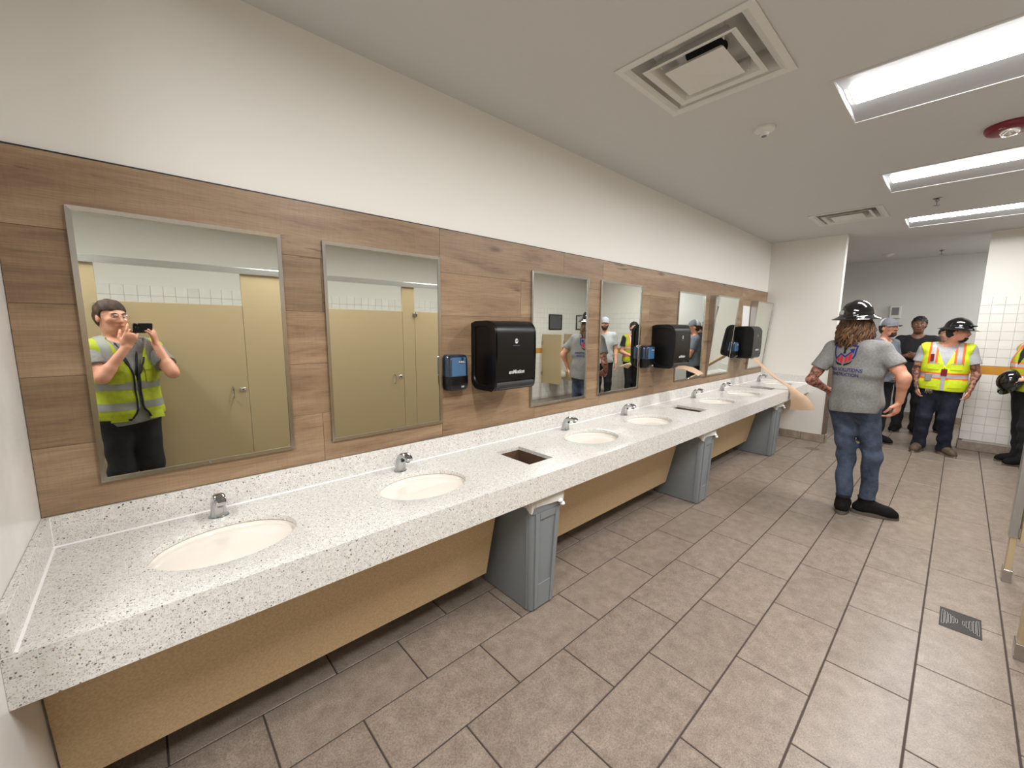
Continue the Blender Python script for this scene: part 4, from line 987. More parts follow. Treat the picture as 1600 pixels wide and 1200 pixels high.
    def shirt(s, mtl, hem=.93, sleeve=.60, g=.014, loose=.012, amp=.004, seed=1., name='t_shirt', armhole=False, neck=.078, neckz=.03):
        k = s.k; pr = s.torso(g, loose)
        pr.append((cap((0, .005, hem*k-.05), (0, .005, 1.1*k), (.150*s.g+loose+g*.4)*k, (.146*s.g+loose+g*.4)*k, (0, 1, 0), 1.22), .06*k))
        sl = []
        if sleeve:
            for S in 'RL':
                a, e = s.J['sh'+S], s.J['el'+S]; u = unit(e-a); ln = float(np.linalg.norm(e-a)); c = cap(a, a+u*(ln*sleeve+.05), .064*k, .074*k)
                sl.append((c, a+u*ln*sleeve, u))
        T = union(pr); fo = folds(amp, seed); nk = s.J['neck']+V3(0, .022*k, neckz*k); NK = ell(nk, (neck*k, neck*1.05*k, neck*.95*k))
        def f(p):
            d = T(p)
            for c, e, u in sl:
                x = np.maximum(c(p), (p-e)@u); d = smin(d, x, .035*k)
            d = d+fo(p)*np.clip(2.1-1.0*(p[:, 2]/k-.9)/.32, .8, 2.1); d = np.maximum(d, (hem*k+.012*np.sin(9*p[:, 0]+2*p[:, 1]))-p[:, 2]); d = np.maximum(d, -NK(p))
            return d
        pts = np.array([s.J[n] for n in ('shR', 'shL', 'elR', 'elL')]+[(-.2, -.2, hem*k-.03), (.2, .2, 1.5*k)]); lo = pts.min(0)-.13; hi = pts.max(0)+.13; lo[2] = min(hem*k-.03, lo[2]+.0)
        return surface(name, f, lo, hi, s.h*.9, mtl, s.root)
    def pants(s, mtl, waist=1.02, amp=.006, seed=2., g=.020, cuff=.055):
        k = s.k; pr = [(cap((-.07*k*s.g, 0, .955*k), (.07*k*s.g, 0, .955*k), .128*k, .128*k, (0, 1, 0), 1.12), 0), (cap((0, 0, .98*k), (0, 0, 1.05*k), .145*k*s.g, .14*k*s.g, (0, 1, 0), 1.28), .05)]
        for S in 'RL':
            a, b, c = s.J['hip'+S], s.J['knee'+S], s.J['ank'+S]; lw = c.copy(); lw[2] = max(cuff*k-.03, .0)
            pr += [(cap(a, b, (.094*s.g+g*.5)*k, (.064+g*.6)*k), .05*k), (cap(b, c, (.064+g*.6)*k, (.052+g*.7)*k), .03*k), (cap(c, lw, (.052+g*.7)*k, (.056+g*.7)*k), .02*k)]
        U = union(pr); fo = folds(amp, seed, 1.25)
        def f(p):
            lowk = np.clip(1.3-1.0*p[:, 2]/(.9*k), .35, 1.2)
            d = U(p)+fo(p)*lowk; return np.maximum(np.maximum(d, p[:, 2]-waist*k), cuff*k-p[:, 2])
        pts = np.array([s.J[n] for n in ('hipR', 'hipL', 'kneeR', 'kneeL', 'ankR', 'ankL')]); lo = pts.min(0)-.16; hi = pts.max(0)+.16; lo[2] = 0.0; hi[2] = waist*k+.03
        return surface('trousers', f, lo, hi, s.h*.95, mtl, s.root)
    def boots(s, mtl, solem, dirs=(0, 0), tall=.15, bs=1.06):
        for S, dg in zip('RL', dirs):
            a = s.J['ank'+S]; k = s.k*bs; r = math.radians(dg); fd = V3(math.sin(r), math.cos(r), 0)
            c0 = V3(a[0], a[1], 0); n = (0, 0, 1)
            pr = [(cap(c0+fd*-.045*k+V3(0, 0, .052*k), c0+fd*.13*k+V3(0, 0, .048*k), .045*k, .049*k, n, 1.0), 0), (cap(c0+V3(0, 0, .06*k)-fd*.01, c0+V3(0, 0, tall*k)-fd*.012, .047*k, .047*k), .03), (cap(c0+fd*.02+V3(0, 0, .09*k), c0+fd*.09*k+V3(0, 0, .06*k), .042*k, .04*k), .03),
                  (cap(c0+fd*.14*k+V3(0, 0, .04*k), c0+fd*.165*k+V3(0, 0, .036*k), .042*k, .036*k), .02)]
            U = union(pr)
            def f(p): return np.maximum(np.maximum(U(p), .022-p[:, 2]), p[:, 2]-tall*k)
            b = surface('boot', f, c0-V3(.26, .26, .05), c0+V3(.26, .26, .24), .007, mtl, s.root)
            side = np.cross(fd, V3(0, 0, 1)); out = []
            for t in range(24):
                q = 2*math.pi*t/24; y = math.cos(q); x = math.sin(q); ln = .205 if y > 0 else .098; wd = .049 if y > 0 else .044
                out.append(c0+fd*y*ln*k+side*(x*wd*k)+fd*.0)
            local_mesh(MB().loft([[(p[0], p[1], .0) for p in out], [(p[0], p[1], .024) for p in out], [(p[0]*.97+c0[0]*.03, p[1]*.97+c0[1]*.03, .033) for p in out]]), 'sole', solem, b, smooth=40)
            cl_ = c0-fd*.012+V3(0, 0, (tall-.006)*k)
            local_mesh(MB().lathe([(.042*k, -.012), (.050*k, -.010), (.051*k, .004), (.042*k, .006)], tuple(cl_), 20), 'collar', C_NAVY, b, smooth=50)
            lc = MB()
            for i in range(4):
                m = c0+fd*(.052+.018*i)*k+V3(0, 0, (.106-.012*i)*k); lc.tube([tuple(m-side*.028), tuple(m+fd*.006+V3(0, 0, .004)), tuple(m+side*.028)], .003, 6)
            local_mesh(lc, 'laces', C_NAVY, b)
    def hair(s, mtl, kind='short', name='hair'):
        k = s.k; H = s.HR
        base = union([(s.hell((0, -.016, .034), (.087, .104, .096)), 0), (s.hell((0, -.05, -.02), (.076, .066, .075)), .03)])
        lim = {'short': (.068, .050), 'curly': (.070, .048)}[kind]
        def f(p):
            q = (p-s.J['head'])@H/k; d = base(p)
            nz = .004*np.sin(90*q[:, 0]+30*q[:, 2])*np.sin(80*q[:, 1]+40*q[:, 2]) if kind == 'short' else .009*np.sin(120*q[:, 0])*np.sin(110*q[:, 1])*np.sin(115*q[:, 2])
            front = q[:, 1]*.75-q[:, 2]*.66-(.030 if kind == 'short' else .026)   # hairline plane over the brow
            side = np.maximum(-.05-q[:, 2], -(.06-q[:, 1])*10)
            ear = np.maximum(q[:, 1]-.022, -9)
            cut = np.where(q[:, 2] < .045, np.maximum(q[:, 1]-(.018+.6*np.maximum(q[:, 2]-.02, 0)), -.088-q[:, 2]), front)
            return np.maximum(d+nz, cut*k)
        c = s.J['head']; return surface(name, f, c-.16, c+.16, .005, mtl, s.root)
    def beard(s, mtl, full=True):
        k = s.k; base = union([(s.hell((0, .026, -.046), (.069, .080, .080)), 0), (s.hell((0, .056, -.098), (.042, .040, .032)), .03)]); H = s.HR
        def f(p):
            q = (p-s.J['head'])@H/k; d = base(p)+.003*np.sin(140*q[:, 0])*np.sin(130*q[:, 2])
            mouth = np.sqrt((q[:, 0]/1.6)**2+(q[:, 2]+.060)**2)-.011
            top = q[:, 2]+(.050 if full else .070)+np.where(np.abs(q[:, 0]) > .045, -.03*(np.abs(q[:, 0])-.045)/.02, 0)
            if not full: top = np.maximum(top, np.abs(q[:, 0])-.034)
            d = np.maximum(np.maximum(d, top), -.0-q[:, 1]+.0)
            return np.maximum(d, np.where(q[:, 1] > .05, -mouth, -9))*k
        c = s.J['head']; b = surface('beard', f, c-.16, c+.14, .005, mtl, s.root)
        local_mesh(MB().tube([tuple(s.hp(-.028, .095, -.052)), tuple(s.hp(-.012, .106, -.043)), tuple(s.hp(.012, .106, -.043)), tuple(s.hp(.028, .095, -.052))], [.003, .0055, .0055, .003], 6), 'moustache', mtl, s.root)
        return b
    def shell(s, rings, name, mtl, parent=None):
        """surface of revolution-like rings given in head axes: each ring is a list of (x,y,z)"""
        return local_mesh(MB().loft([[tuple(s.hp(*p)) for p in r] for r in rings]), name, mtl, parent or s.root, smooth=50)
    def hardhat(s, sticker=True, tilt=0.0, lift=.0):
        N = 48; e = []
        def ring(a, b, z, off=0): return [((a)*math.sin(2*math.pi*i/N), off-.008+(b)*math.cos(2*math.pi*i/N), z+lift+tilt*(b)*math.cos(2*math.pi*i/N)) for i in range(N)]
        rs = []
        for t in (2, 14, 28, 42, 56, 70, 82, 90):
            r = math.sin(math.radians(t)); z = .056+.122*math.cos(math.radians(t)); ring_ = []
            for i, p in enumerate(ring(.112*r, .138*r, z)):
                rid = .006*math.exp(-(p[0]/.012)**2)*(1-r*.6)+.004*(math.exp(-((abs(p[0])-.045)/.009)**2))*(1 if r < .9 else 0)
                ring_.append((p[0], p[1], p[2]+rid))
            rs.append(ring_)
        rs += [ring(.116, .143, .050), ring(.128, .157, .042), ring(.144, .176, .033), ring(.160, .196, .026), ring(.163, .200, .023), ring(.161, .197, .020), ring(.144, .176, .028), ring(.118, .145, .036), ring(.105, .13, .05)]
        h = s.shell(rs, 'hard_hat', C_HAT)
        if sticker:
            P_ = []
            for j in range(2):
                P_.append([])
                for i in range(7):
                    a = math.pi+(-.36+.12*i)*1.0+.55; z = .066+(.030+.006*math.sin(i))*j; rr = 1.005*math.sqrt(max(0, 1-((z-.056)/.122)**2))
                    P_[-1].append(tuple(s.hp(.1135*rr*math.sin(a), -.008+.1395*rr*math.cos(a), z+lift)))
            local_mesh(MB().loft(P_, False, False, False), 'hat_sticker', C_SILVER, h)
        return h
    def cap_hat(s, front, rear, bill, up=0.0):
        N = 32; half = {}
        for nm, a0, a1, m in (('cap_front', -95, 95, front), ('cap_rear', 95, 265, rear)):
            rings = []
            for t in (3, 20, 38, 56, 72, 84, 92):
                r = math.sin(math.radians(t)); z = .032+.106*math.cos(math.radians(t))
                rings.append([(.0945*r*math.sin(math.radians(a0+(a1-a0)*i/N)), -.014+.116*r*math.cos(math.radians(a0+(a1-a0)*i/N)), z+up) for i in range(N+1)])
            half[nm] = local_mesh(MB().loft([[tuple(s.hp(*p)) for p in r] for r in rings], False, False, False), nm, m, s.root, smooth=60)
        rings = []
        for t, dz in ((0, 0), (.35, .002), (.7, 0), (1, -.006)):
            rings.append([])
            for i in range(17):
                a = math.radians(-62+124*i/16); rr = 1+t*.62*math.cos(a)**.7 if abs(a) < 1.4 else 1
                rings[-1].append((.0935*math.sin(a)*(1+t*.06), -.014+.115*math.cos(a)*rr, .034+up+dz-.018*(math.sin(a)**2)*t))
        top = [[tuple(s.hp(*p)) for p in r] for r in rings]; bot = [[tuple(s.hp(x, y, z-.004)) for x, y, z in r] for r in reversed(rings)]
        local_mesh(MB().loft(top+bot, False, False, False), 'cap_bill', bill, s.root, smooth=60)
    def vest(s, mtl, hem=.90, open_front=False, seed=3., g=.030, mesh_h=None):
        k = s.k; pr = s.torso(g, .016); pr.append((cap((0, .005, hem*k-.05), (0, .005, 1.12*k), (.165*s.g+.02)*k, (.158*s.g+.02)*k, (0, 1, 0), 1.2), .06*k))
        T = union(pr); fo = folds(.005, seed); nk = s.J['neck']
        ah = [cap(s.J['sh'+S]+V3(sx*.045*k, 0, -.02*k), s.J['sh'+S]+V3(sx*.07*k, .0, -.14*k), .075*k, .055*k) for S, sx in (('R', 1), ('L', -1))]
        NK = ell(nk+V3(0, .03*k, .05*k), (.088*k, .10*k, .09*k))
        def f(p):
            d = T(p)+fo(p)
            d = np.maximum(d, (hem*k+.008*np.sin(8*p[:, 0]))-p[:, 2])
            for a in ah: d = np.maximum(d, -a(p))
            d = np.maximum(d, -NK(p))
            # V neck, and an open strip down the front when unzipped
            vz = (p[:, 2]/k-1.20)*.36; gap = np.maximum(vz, .002)
            if open_front: gap = np.maximum(gap, .008+.55*np.maximum(1.00-p[:, 2]/k, 0))
            fr = np.maximum(np.abs(p[:, 0]-(.012 if open_front else 0))/k-gap, -(p[:, 1]-.02))
            return np.maximum(d, -fr*k)
        lo = V3(-.32, -.30, hem*k-.04); hi = V3(.32, .32, 1.56*k)
        return surface('safety_vest', f, lo, hi, mesh_h or s.h*.9, mtl, s.root)
    def band(s, src, planes, name, mtl, off=.0022, parent=None):
        """strip of tape cut out of a garment between planes (point, outward normal) and raised off it"""
        bm = bmesh.new(); bm.from_mesh(src.data); bm.normal_update(); nor = {}
        for co_, no_ in planes:
            bmesh.ops.bisect_plane(bm, geom=bm.verts[:]+bm.edges[:]+bm.faces[:], plane_co=co_, plane_no=no_, clear_outer=True)
        bm.normal_update()
        for v in bm.verts: v.co += v.normal*off
        me = bpy.data.meshes.new(name); bm.to_mesh(me); bm.free(); me.materials.clear(); me.materials.append(mtl)
        me.polygons.foreach_set('use_smooth', [True]*len(me.polygons))
        o = bpy.data.objects.new(name, me); COL.objects.link(o); o.parent = parent or src; return o
    def hband(s, src, z0, z1, name, mtl, off=.0022, extra=()):
        return s.band(src, [((0, 0, z1*s.k), (0, 0, 1)), ((0, 0, z0*s.k), (0, 0, -1))]+list(extra), name, mtl, off)
    def vband(s, src, x0, x1, name, mtl, z0=0, z1=3, front=True, off=.0022, slope=0.0):
        a = [((x1*s.k, 0, 1.3*s.k), (1, 0, slope)), ((x0*s.k, 0, 1.3*s.k), (-1, 0, -slope)), ((0, 0, z1*s.k), (0, 0, 1)), ((0, 0, z0*s.k), (0, 0, -1))]
        a.append(((0, 0.0, 0), (0, -1, 0) if front else (0, 1, 0)))
        return s.band(src, a, name, mtl, off)
def recolour(o, person, segs, mtl, rad=.075):
    """second skin material (tattoo) on the faces close to the given bone segments"""
    me = o.data; me.materials.append(mtl); n = len(me.polygons); c = np.empty(n*3, F32); me.polygons.foreach_get('center', c); c = c.reshape(-1, 3); m = np.zeros(n, bool)
    for a, b in segs: m |= cap(person.J[a] if isinstance(a, str) else a, person.J[b] if isinstance(b, str) else b, rad, rad)(c) < 0
    mi = np.zeros(n, np.int32); mi[m] = 1; me.polygons.foreach_set('material_index', mi)
def press(person, src, polys, name, mtl, off=.0025, y0=-.6, dy=1):
    """flat print: 2D polygons (x,z in the person's frame) laid onto the garment"""
    bm = bmesh.new(); bm.from_mesh(src.data); tree = BVHTree.FromBMesh(bm); bm.free(); out = bmesh.new()
    for poly in polys:
        vs = [out.verts.new((x, 0, z)) for x, z in poly]; out.faces.new(vs)
    bmesh.ops.triangulate(out, faces=out.faces[:])
    for _ in range(3):
        es = [e for e in out.edges if e.calc_length() > .012]
        if es: bmesh.ops.subdivide_edges(out, edges=es, cuts=1); bmesh.ops.triangulate(out, faces=out.faces[:])
    return _press(out, tree, person, src, name, mtl, off, y0, dy)
def _press(out, tree, person, src, name, mtl, off, y0, dy):
    for v in out.verts:
        h = tree.ray_cast(Vector((v.co.x, y0, v.co.z)), Vector((0, dy, 0)))
        v.co.y = (h[0].y if h[0] is not None else 0)-off*dy
    me = bpy.data.meshes.new(name); out.to_mesh(me); out.free(); me.materials.append(mtl); o = bpy.data.objects.new(name, me); COL.objects.link(o); o.parent = src; return o
def press_text(person, src, text, size, x, z, mtl, off=.0025, y0=-.6, dy=1, width=None, align='CENTER'):
    o = lettering('lettering', text, size, mtl, Matrix.Identity(4), None, ext=0, bold=size*.012, align=align); me = o.data
    bm = bmesh.new(); bm.from_mesh(src.data); tree = BVHTree.FromBMesh(bm); bm.free(); out = bmesh.new(); out.from_mesh(me)
    xs = [v.co.x for v in out.verts]; k = (width/(max(xs)-min(xs))) if width else 1
    for v in out.verts: v.co = Vector((x+v.co.x*k*(1 if dy > 0 else -1), 0, z+v.co.y))
    bpy.data.objects.remove(o); return _press(out, tree, person, src, 'lettering', mtl, off, y0, dy)
def thick(pts, w):
    """polyline -> list of quads of the given width"""
    out = []
    for (a, b), (c, d) in zip(pts[:-1], pts[1:]):
        L_ = math.hypot(c-a, d-b); ux, uz = (c-a)/L_, (d-b)/L_; nx, nz = -uz*w/2, ux*w/2; e = w*.35
        out.append([(a-ux*e+nx, b-uz*e+nz), (c+ux*e+nx, d+uz*e+nz), (c+ux*e-nx, d+uz*e-nz), (a-ux*e-nx, b-uz*e-nz)])
    return out
C_PNAVY = mat('navy_print', srgb(34, 36, 112), .8); C_PRED = mat('red_print', srgb(190, 34, 52), .8); C_PBLACK = mat('black_print', srgb(18, 18, 24), .8)

# --- long-haired man in the black full-brim hard hat, seen from behind
m2 = Person('long-haired man in black hard hat, grey t-shirt and jeans seen from behind', (5.0, -1.52), -31, 1.84, head=(8, 4), girth=.94, h=.007, skin=C_SKIN_R)
W = m2.loc
m2.J.update(shR=W((4.945, -1.675, 1.48)), shL=W((5.07, -1.315, 1.475)), elR=W((4.885, -1.828, 1.265)), wrR=W((4.995, -1.812, 1.05)), elL=W((5.00, -1.185, 1.175)), wrL=W((5.21, -1.30, 1.06)),
            neck=W((5.0, -1.487, 1.525)), head=W((5.03, -1.468, 1.722)), hipR=W((4.99, -1.615, .955)), hipL=W((5.01, -1.435, .955)),
            kneeR=W((5.035, -1.685, .53)), kneeL=W((5.03, -1.505, .53)), ankR=W((5.02, -1.69, .09)), ankL=W((4.93, -1.535, .09)))
m2.hand(m2.J['wrR'], m2.ldir((.18, .12, -.95)), m2.ldir((.35, .9, .1)), -1, (.35, .55, .4), thumb=(.5, .7, .35))
m2.hand(m2.J['wrL'], m2.ldir((.55, -.7, -.4)), m2.ldir((-.6, -.5, -.5)), 1, (.4, .6, .4))
b = m2.body(); recolour(b, m2, [('elL', 'wrL'), (m2.J['elL']*.6+m2.J['shL']*.4, 'elL')], C_TATTOO)
tee = m2.shirt(C_TEE, hem=.895, sleeve=.62, g=.016, loose=.018, amp=.0065, seed=1.3)
m2.pants(C_JEAN, amp=.0085, seed=4.2, g=.003, cuff=.142); m2.boots(C_BOOT, C_SOLE, (46, -34), .150, 1.07); m2.hardhat(True)
lg = lambda pts: [(-.036+.094*u, 1.432+.098*v) for u, v in pts]
press(m2, tee, thick(lg([(-.72, -.42), (-.95, -.05), (-1, .75), (-.35, .86), (0, .98), (.35, .86), (1, .75), (.95, -.05), (.80, -.32)]), .013), 'shield_print', C_PNAVY)
press(m2, tee, thick(lg([(-.72, -.42), (-.3, .05), (.12, -.2), (.70, .35)]), .011)+[lg([(.38, .48), (.84, .56), (.80, .10)])], 'arrow_print', C_PNAVY, .003)
press(m2, tee, [lg([(-.66, -.50), (-.32, -.12), (-.32, -.70)]), lg([(-.26, -.10), (-.02, -.26), (-.02, -.80), (-.26, -.72)]), lg([(.14, -.28), (.36, -.10), (.36, -.66), (.14, -.78)]), lg([(.42, -.04), (.70, .18), (.70, -.44), (.42, -.62)])], 'book_print', C_PRED)
press(m2, tee, [lg([(-.80, -.50), (-.60, -.70), (-.04, -.86), (-.08, -1.0), (-.45, -.94), (-.70, -.76)]), lg([(.82, -.42), (.72, -.72), (.42, -.92), (.12, -1.0), (.10, -.86), (.60, -.68)]), lg([(.15*math.cos(i*.523), .50+.15*math.sin(i*.523)) for i in range(12)]), lg([(-.07, .42), (.07, .42), (.13, .08), (-.13, .08)])], 'emblem_print', C_PBLACK, .003)
press_text(m2, tee, 'RIAN SOLUTIONS', .042, -.016, 1.298, C_PNAVY, width=.292)
press_text(m2, tee, 'CONSTRUCTION', .040, -.026, 1.255, C_PNAVY, width=.262)
rnd = random.Random(5); hm = MB()
for i in range(230):
    a = math.radians(rnd.uniform(62, 298)); top = rnd.uniform(.0, .05); ln = rnd.uniform(.16, .245)*(1.0 if 110 < math.degrees(a) < 250 else .92); ph = rnd.uniform(0, 6.28); wv = rnd.uniform(.006, .015); inn = rnd.uniform(.8, 1.55)
    pts = []
    for j in range(9):
        t = j/8; out = .088+.032*math.sin(min(t*1.5, 1.5))*inn-.022*max(t-.6, 0); an = a+.10*math.sin(ph+t*5)
        x = out*math.sin(an)*.98; y = -.012+out*1.02*math.cos(an); z = top-ln*t
        pts.append(tuple(m2.hp(x+wv*math.sin(ph+t*9), y+wv*math.cos(ph*1.3+t*8), z)))
    r0 = rnd.uniform(.006, .011); hm.tube(pts, [r0*(1-.5*abs(2*j/8-.9)) for j in range(9)], 5)
local_mesh(hm, 'hair_locks', C_HAIRL, m2.root, smooth=180)
hb = union([(m2.hell((0, -.035, .0), (.094, .088, .10)), 0), (m2.hell((0, -.045, -.08), (.098, .070, .10)), .04)])
surface('hair', lambda p: hb(p)+.004*np.sin(70*p[:, 0])*np.sin(60*p[:, 1]), m2.J['head']-.26, m2.J['head']+.16, .007, C_HAIRL, m2.root)

# --- man in the bright safety vest and hard hat, facing the camera
mv = Person('man in bright yellow safety vest and black hard hat facing the camera', (8.16, -2.0), 181, 1.745, head=(72, -4), girth=1.14, skin=C_SKIN_R)
W = mv.loc
mv.J.update(shR=W((8.15, -1.795, 1.405)), shL=W((8.15, -2.205, 1.405)), elR=W((8.18, -1.735, 1.12)), elL=W((8.16, -2.285, 1.10)), wrR=W((8.10, -1.765, .90)), wrL=W((8.08, -2.255, .905)),
            kneeR=W((8.11, -1.875, .49)), kneeL=W((8.10, -2.085, .49)), ankR=W((8.15, -1.86, .09)), ankL=W((8.17, -2.10, .09)), head=W((8.12, -2.075, 1.635)))
mv.hand(mv.J['wrR'], mv.ldir((-.1, -.1, -1)), mv.ldir((.2, -.9, 0)), 1, (.35, .5, .4)); mv.hand(mv.J['wrL'], mv.ldir((-.1, .1, -1)), mv.ldir((.2, .9, 0)), -1, (.35, .5, .4))
b = mv.body(); recolour(b, mv, [('elR', 'wrR'), ('elL', 'wrL'), (mv.J['elL']*.7+mv.J['shL']*.3, 'elL')], C_TATTOO2)
mv.shirt(C_TEE2, hem=.93, sleeve=.60); mv.pants(C_JEAND, seed=6., amp=.009, g=.026); mv.boots(C_BOOTB, C_SOLEL, (12, -34)); mv.hardhat(False, tilt=-.02); mv.hair(C_HAIRK, 'short'); mv.beard(C_HAIRK, False)
vs = mv.vest(C_HIVIS, hem=.885)
mv.hband(vs, 1.035, 1.125, 'orange_band', C_ORANGE, .002); mv.hband(vs, 1.055, 1.105, 'silver_band', C_SILVER, .0035)
for sx in (-1, 1):
    x0, x1 = (.075, .165) if sx > 0 else (-.165, -.075)
    mv.vband(vs, x0, x1, 'orange_strap', C_ORANGE, 1.235, 1.52, True, .002); mv.vband(vs, x0+.022, x1-.022, 'silver_strap', C_SILVER, 1.235, 1.56, True, .0035)
    mv.vband(vs, x0, x1, 'orange_strap', C_ORANGE, 1.125, 1.52, False, .002); mv.vband(vs, x0+.022, x1-.022, 'silver_strap', C_SILVER, 1.125, 1.56, False, .0035)
mv.vband(vs, -.018, .018, 'zip_strip', C_SILVER, .89, 1.12, True, .005)
bm = bmesh.new(); bm.from_mesh(vs.data); vt = BVHTree.FromBMesh(bm); bm.free()
def on_front(tree, x, z, o=.006):
    h = tree.ray_cast(Vector((x, .8, z)), Vector((0, -1, 0))); return (x, (h[0].y if h[0] is not None else .15)+o, z)
for sx in (-1, 1):
    pk = MB()
    for (xa, xb, za, zb) in ((.05, .155, 1.145, 1.225), (.045, .17, .915, 1.02)):
        pk.loft([[on_front(vt, sx*(xa+(xb-xa)*i/5), z, .007) for i in range(6)] for z in (za, (za+zb)/2, zb)], False, False, False)
    local_mesh(pk, 'vest_pocket', C_HIVIS, vs, smooth=60)
    local_mesh(MB().loft([[on_front(vt, sx*(.05+.105*i/5), z, .0085) for i in range(6)] for z in (1.219, 1.227)], False, False, False), 'pocket_trim', C_SILVER, vs)
local_mesh(MB().tube([(-.062*mv.k, .02, 1.50*mv.k), on_front(vt, -.045, 1.40, .02), on_front(vt, -.006, 1.24, .01), on_front(vt, 0, 1.15, .012)], .006, 6).tube([(.062*mv.k, .02, 1.50*mv.k), on_front(vt, .045, 1.40, .02), on_front(vt, .006, 1.24, .01), on_front(vt, 0, 1.15, .012)], .006, 6), 'lanyard', C_NAVY, mv.root, smooth=180)
x, y, z = on_front(vt, 0, 1.115, .012); local_mesh(MB().box(x-.028, x+.028, y-.003, y+.003, z-.05, z+.04, .002), 'badge_card', M['red'], mv.root)
x, y, z = on_front(vt, .135, 1.035, .01); rd = local_mesh(MB().box(x-.034, x+.034, y-.012, y+.016, z-.05, z+.05, .006), 'radio_clip', C_GREYTAPE, mv.root)
x, y, z = on_front(vt, .125, 1.30, .01); local_mesh(MB().box(x-.016, x+.016, y-.012, y+.012, z-.05, z+.045, .004), 'marker_pouch', M['red'], mv.root)
kx = MB()
for i in range(5): kx.tube([(.09+.012*i, .155, .885), (.085+.014*i, .165, .855), (.082+.016*i, .162, .825-.008*(i % 2))], [.003, .006, .004], 6)
local_mesh(kx, 'key_bunch', C_GOLD, mv.root)
gl = MB().tube([tuple(mv.hp(.09*math.sin(a), .05+.10*math.cos(a), .080)) for a in [-.9+.18*i for i in range(11)]], .010, 8); local_mesh(gl, 'goggles', M['blackgloss'], mv.root, smooth=180)

# --- man in the grey and white cap behind the long-haired man
mc = Person('man in slate t-shirt and grey cap with white back, beyond the long-haired man', (8.2, -1.37), -122, 1.80, head=(-8, 2), skin=C_SKIN_R)
W = mc.loc; mc.J.update(elR=W((7.98, -1.36, 1.14)), wrR=W((7.93, -1.55, 1.08)), elL=W((8.40, -1.50, 1.13)), wrL=W((8.22, -1.60, 1.02)))
mc.hand(mc.J['wrR'], mc.ldir((.45, -.45, -.5)), mc.ldir((.7, .5, 0)), -1, (.4, .6, .4)); mc.hand(mc.J['wrL'], mc.ldir((-.8, .1, -.3)), mc.ldir((.1, .9, 0)), 1, (.4, .6, .4))
mc.body(); mc.shirt(C_TEE3, hem=.90, seed=2.1); mc.pants(C_BLACKP, seed=1.7); mc.boots(C_BOOT, C_SOLE, (10, -10)); mc.hair(C_HAIRB); mc.beard(C_HAIRB, False); mc.cap_hat(C_CAPG, C_CAPW, C_CAPG)

# --- man in the black t-shirt in the corridor
mb_ = Person('man in black t-shirt with short black curly hair standing in the corridor', (9.40, -1.64), 183, 1.855, head=(0, 0), skin=C_SKIN_D)
W = mb_.loc; mb_.J.update(elR=W((9.38, -1.41, 1.20)), wrR=W((9.20, -1.56, 1.255)), elL=W((9.38, -1.87, 1.20)), wrL=W((9.20, -1.72, 1.255)))
mb_.hand(mb_.J['wrR'], mb_.ldir((-.3, -.8, .1)), mb_.ldir((.8, -.3, .3)), -1, (.4, .6, .4)); mb_.hand(mb_.J['wrL'], mb_.ldir((-.3, .8, .1)), mb_.ldir((.8, .3, .3)), 1, (.4, .6, .4))
mb_.body(); mb_.shirt(C_BLACK, hem=.88, seed=3.1); mb_.pants(C_BLACKP, seed=2.7); mb_.boots(C_BOOT, C_SOLE, (12, -12)); mb_.hair(C_HAIRK, 'curly')
# --- person mostly hidden behind the man in the vest
mh = Person('dark-haired person in black mostly hidden behind the man in the vest', (9.75, -1.93), 200, 1.70, head=(-10, 0), skin=C_SKIN)
mh.hand(mh.J['wrR'], (0, 0, -1), (-1, 0, 0), -1); mh.hand(mh.J['wrL'], (0, 0, -1), (1, 0, 0), 1)
mh.body(); mh.shirt(C_BLACK, hem=.88, seed=5.1); mh.pants(C_BLACKP, seed=3.7); mh.boots(C_BOOT, C_SOLE, (12, -12)); mh.hair(C_HAIRK, 'curly')

# --- man at the right edge holding a black hard hat
mr = Person('bearded man in yellow vest over black sleeves holding a black hard hat', (8.27, -2.745), 118, 1.78, head=(4, 0), girth=1.06, skin=C_SKIN)
W = mr.loc; mr.J.update(elR=W((8.47, -2.70, 1.14)), wrR=W((8.33, -2.57, 1.06)), elL=W((8.04, -2.87, 1.14)), wrL=W((8.10, -2.65, 1.06)), ankR=W((8.36, -2.75, .09)), ankL=W((8.20, -2.79, .09)), kneeR=W((8.34, -2.72, .5)), kneeL=W((8.19, -2.76, .5)))
mr.hand(mr.J['wrR'], mr.ldir((-.5, .8, -.1)), mr.ldir((-.8, -.5, .1)), -1, (.3, .5, .4)); mr.hand(mr.J['wrL'], mr.ldir((.5, .8, -.1)), mr.ldir((.8, -.5, .1)), 1, (.3, .5, .4))
mr.body(); mr.shirt(C_BLACK, hem=.92, seed=7.1); mr.pants(C_BLACKP, seed=5.7); mr.boots(C_BOOT, C_SOLE, (6, -6)); mr.hair(C_HAIRK); mr.beard(C_HAIRK, True)
vr = mr.vest(C_HIVIS2, hem=.93, seed=8.); mr.hband(vr, 1.04, 1.13, 'orange_band', C_ORANGE, .002); mr.hband(vr, 1.06, 1.11, 'silver_band', C_SILVER, .0035); mr.hband(vr, 1.20, 1.27, 'orange_band', C_ORANGE, .002); mr.hband(vr, 1.215, 1.255, 'silver_band', C_SILVER, .0035)
for sx in (-1, 1):
    x0, x1 = (.085, .15) if sx > 0 else (-.15, -.085); mr.vband(vr, x0, x1, 'orange_strap', C_ORANGE, 1.27, 1.56, True, .002); mr.vband(vr, x0+.018, x1-.018, 'silver_strap', C_SILVER, 1.27, 1.56, True, .0035)
hh = thing('hard_hat', (8.19, -2.565, 1.04), 'black hard hat held in the hands of the man by the right edge', 'hard hat')
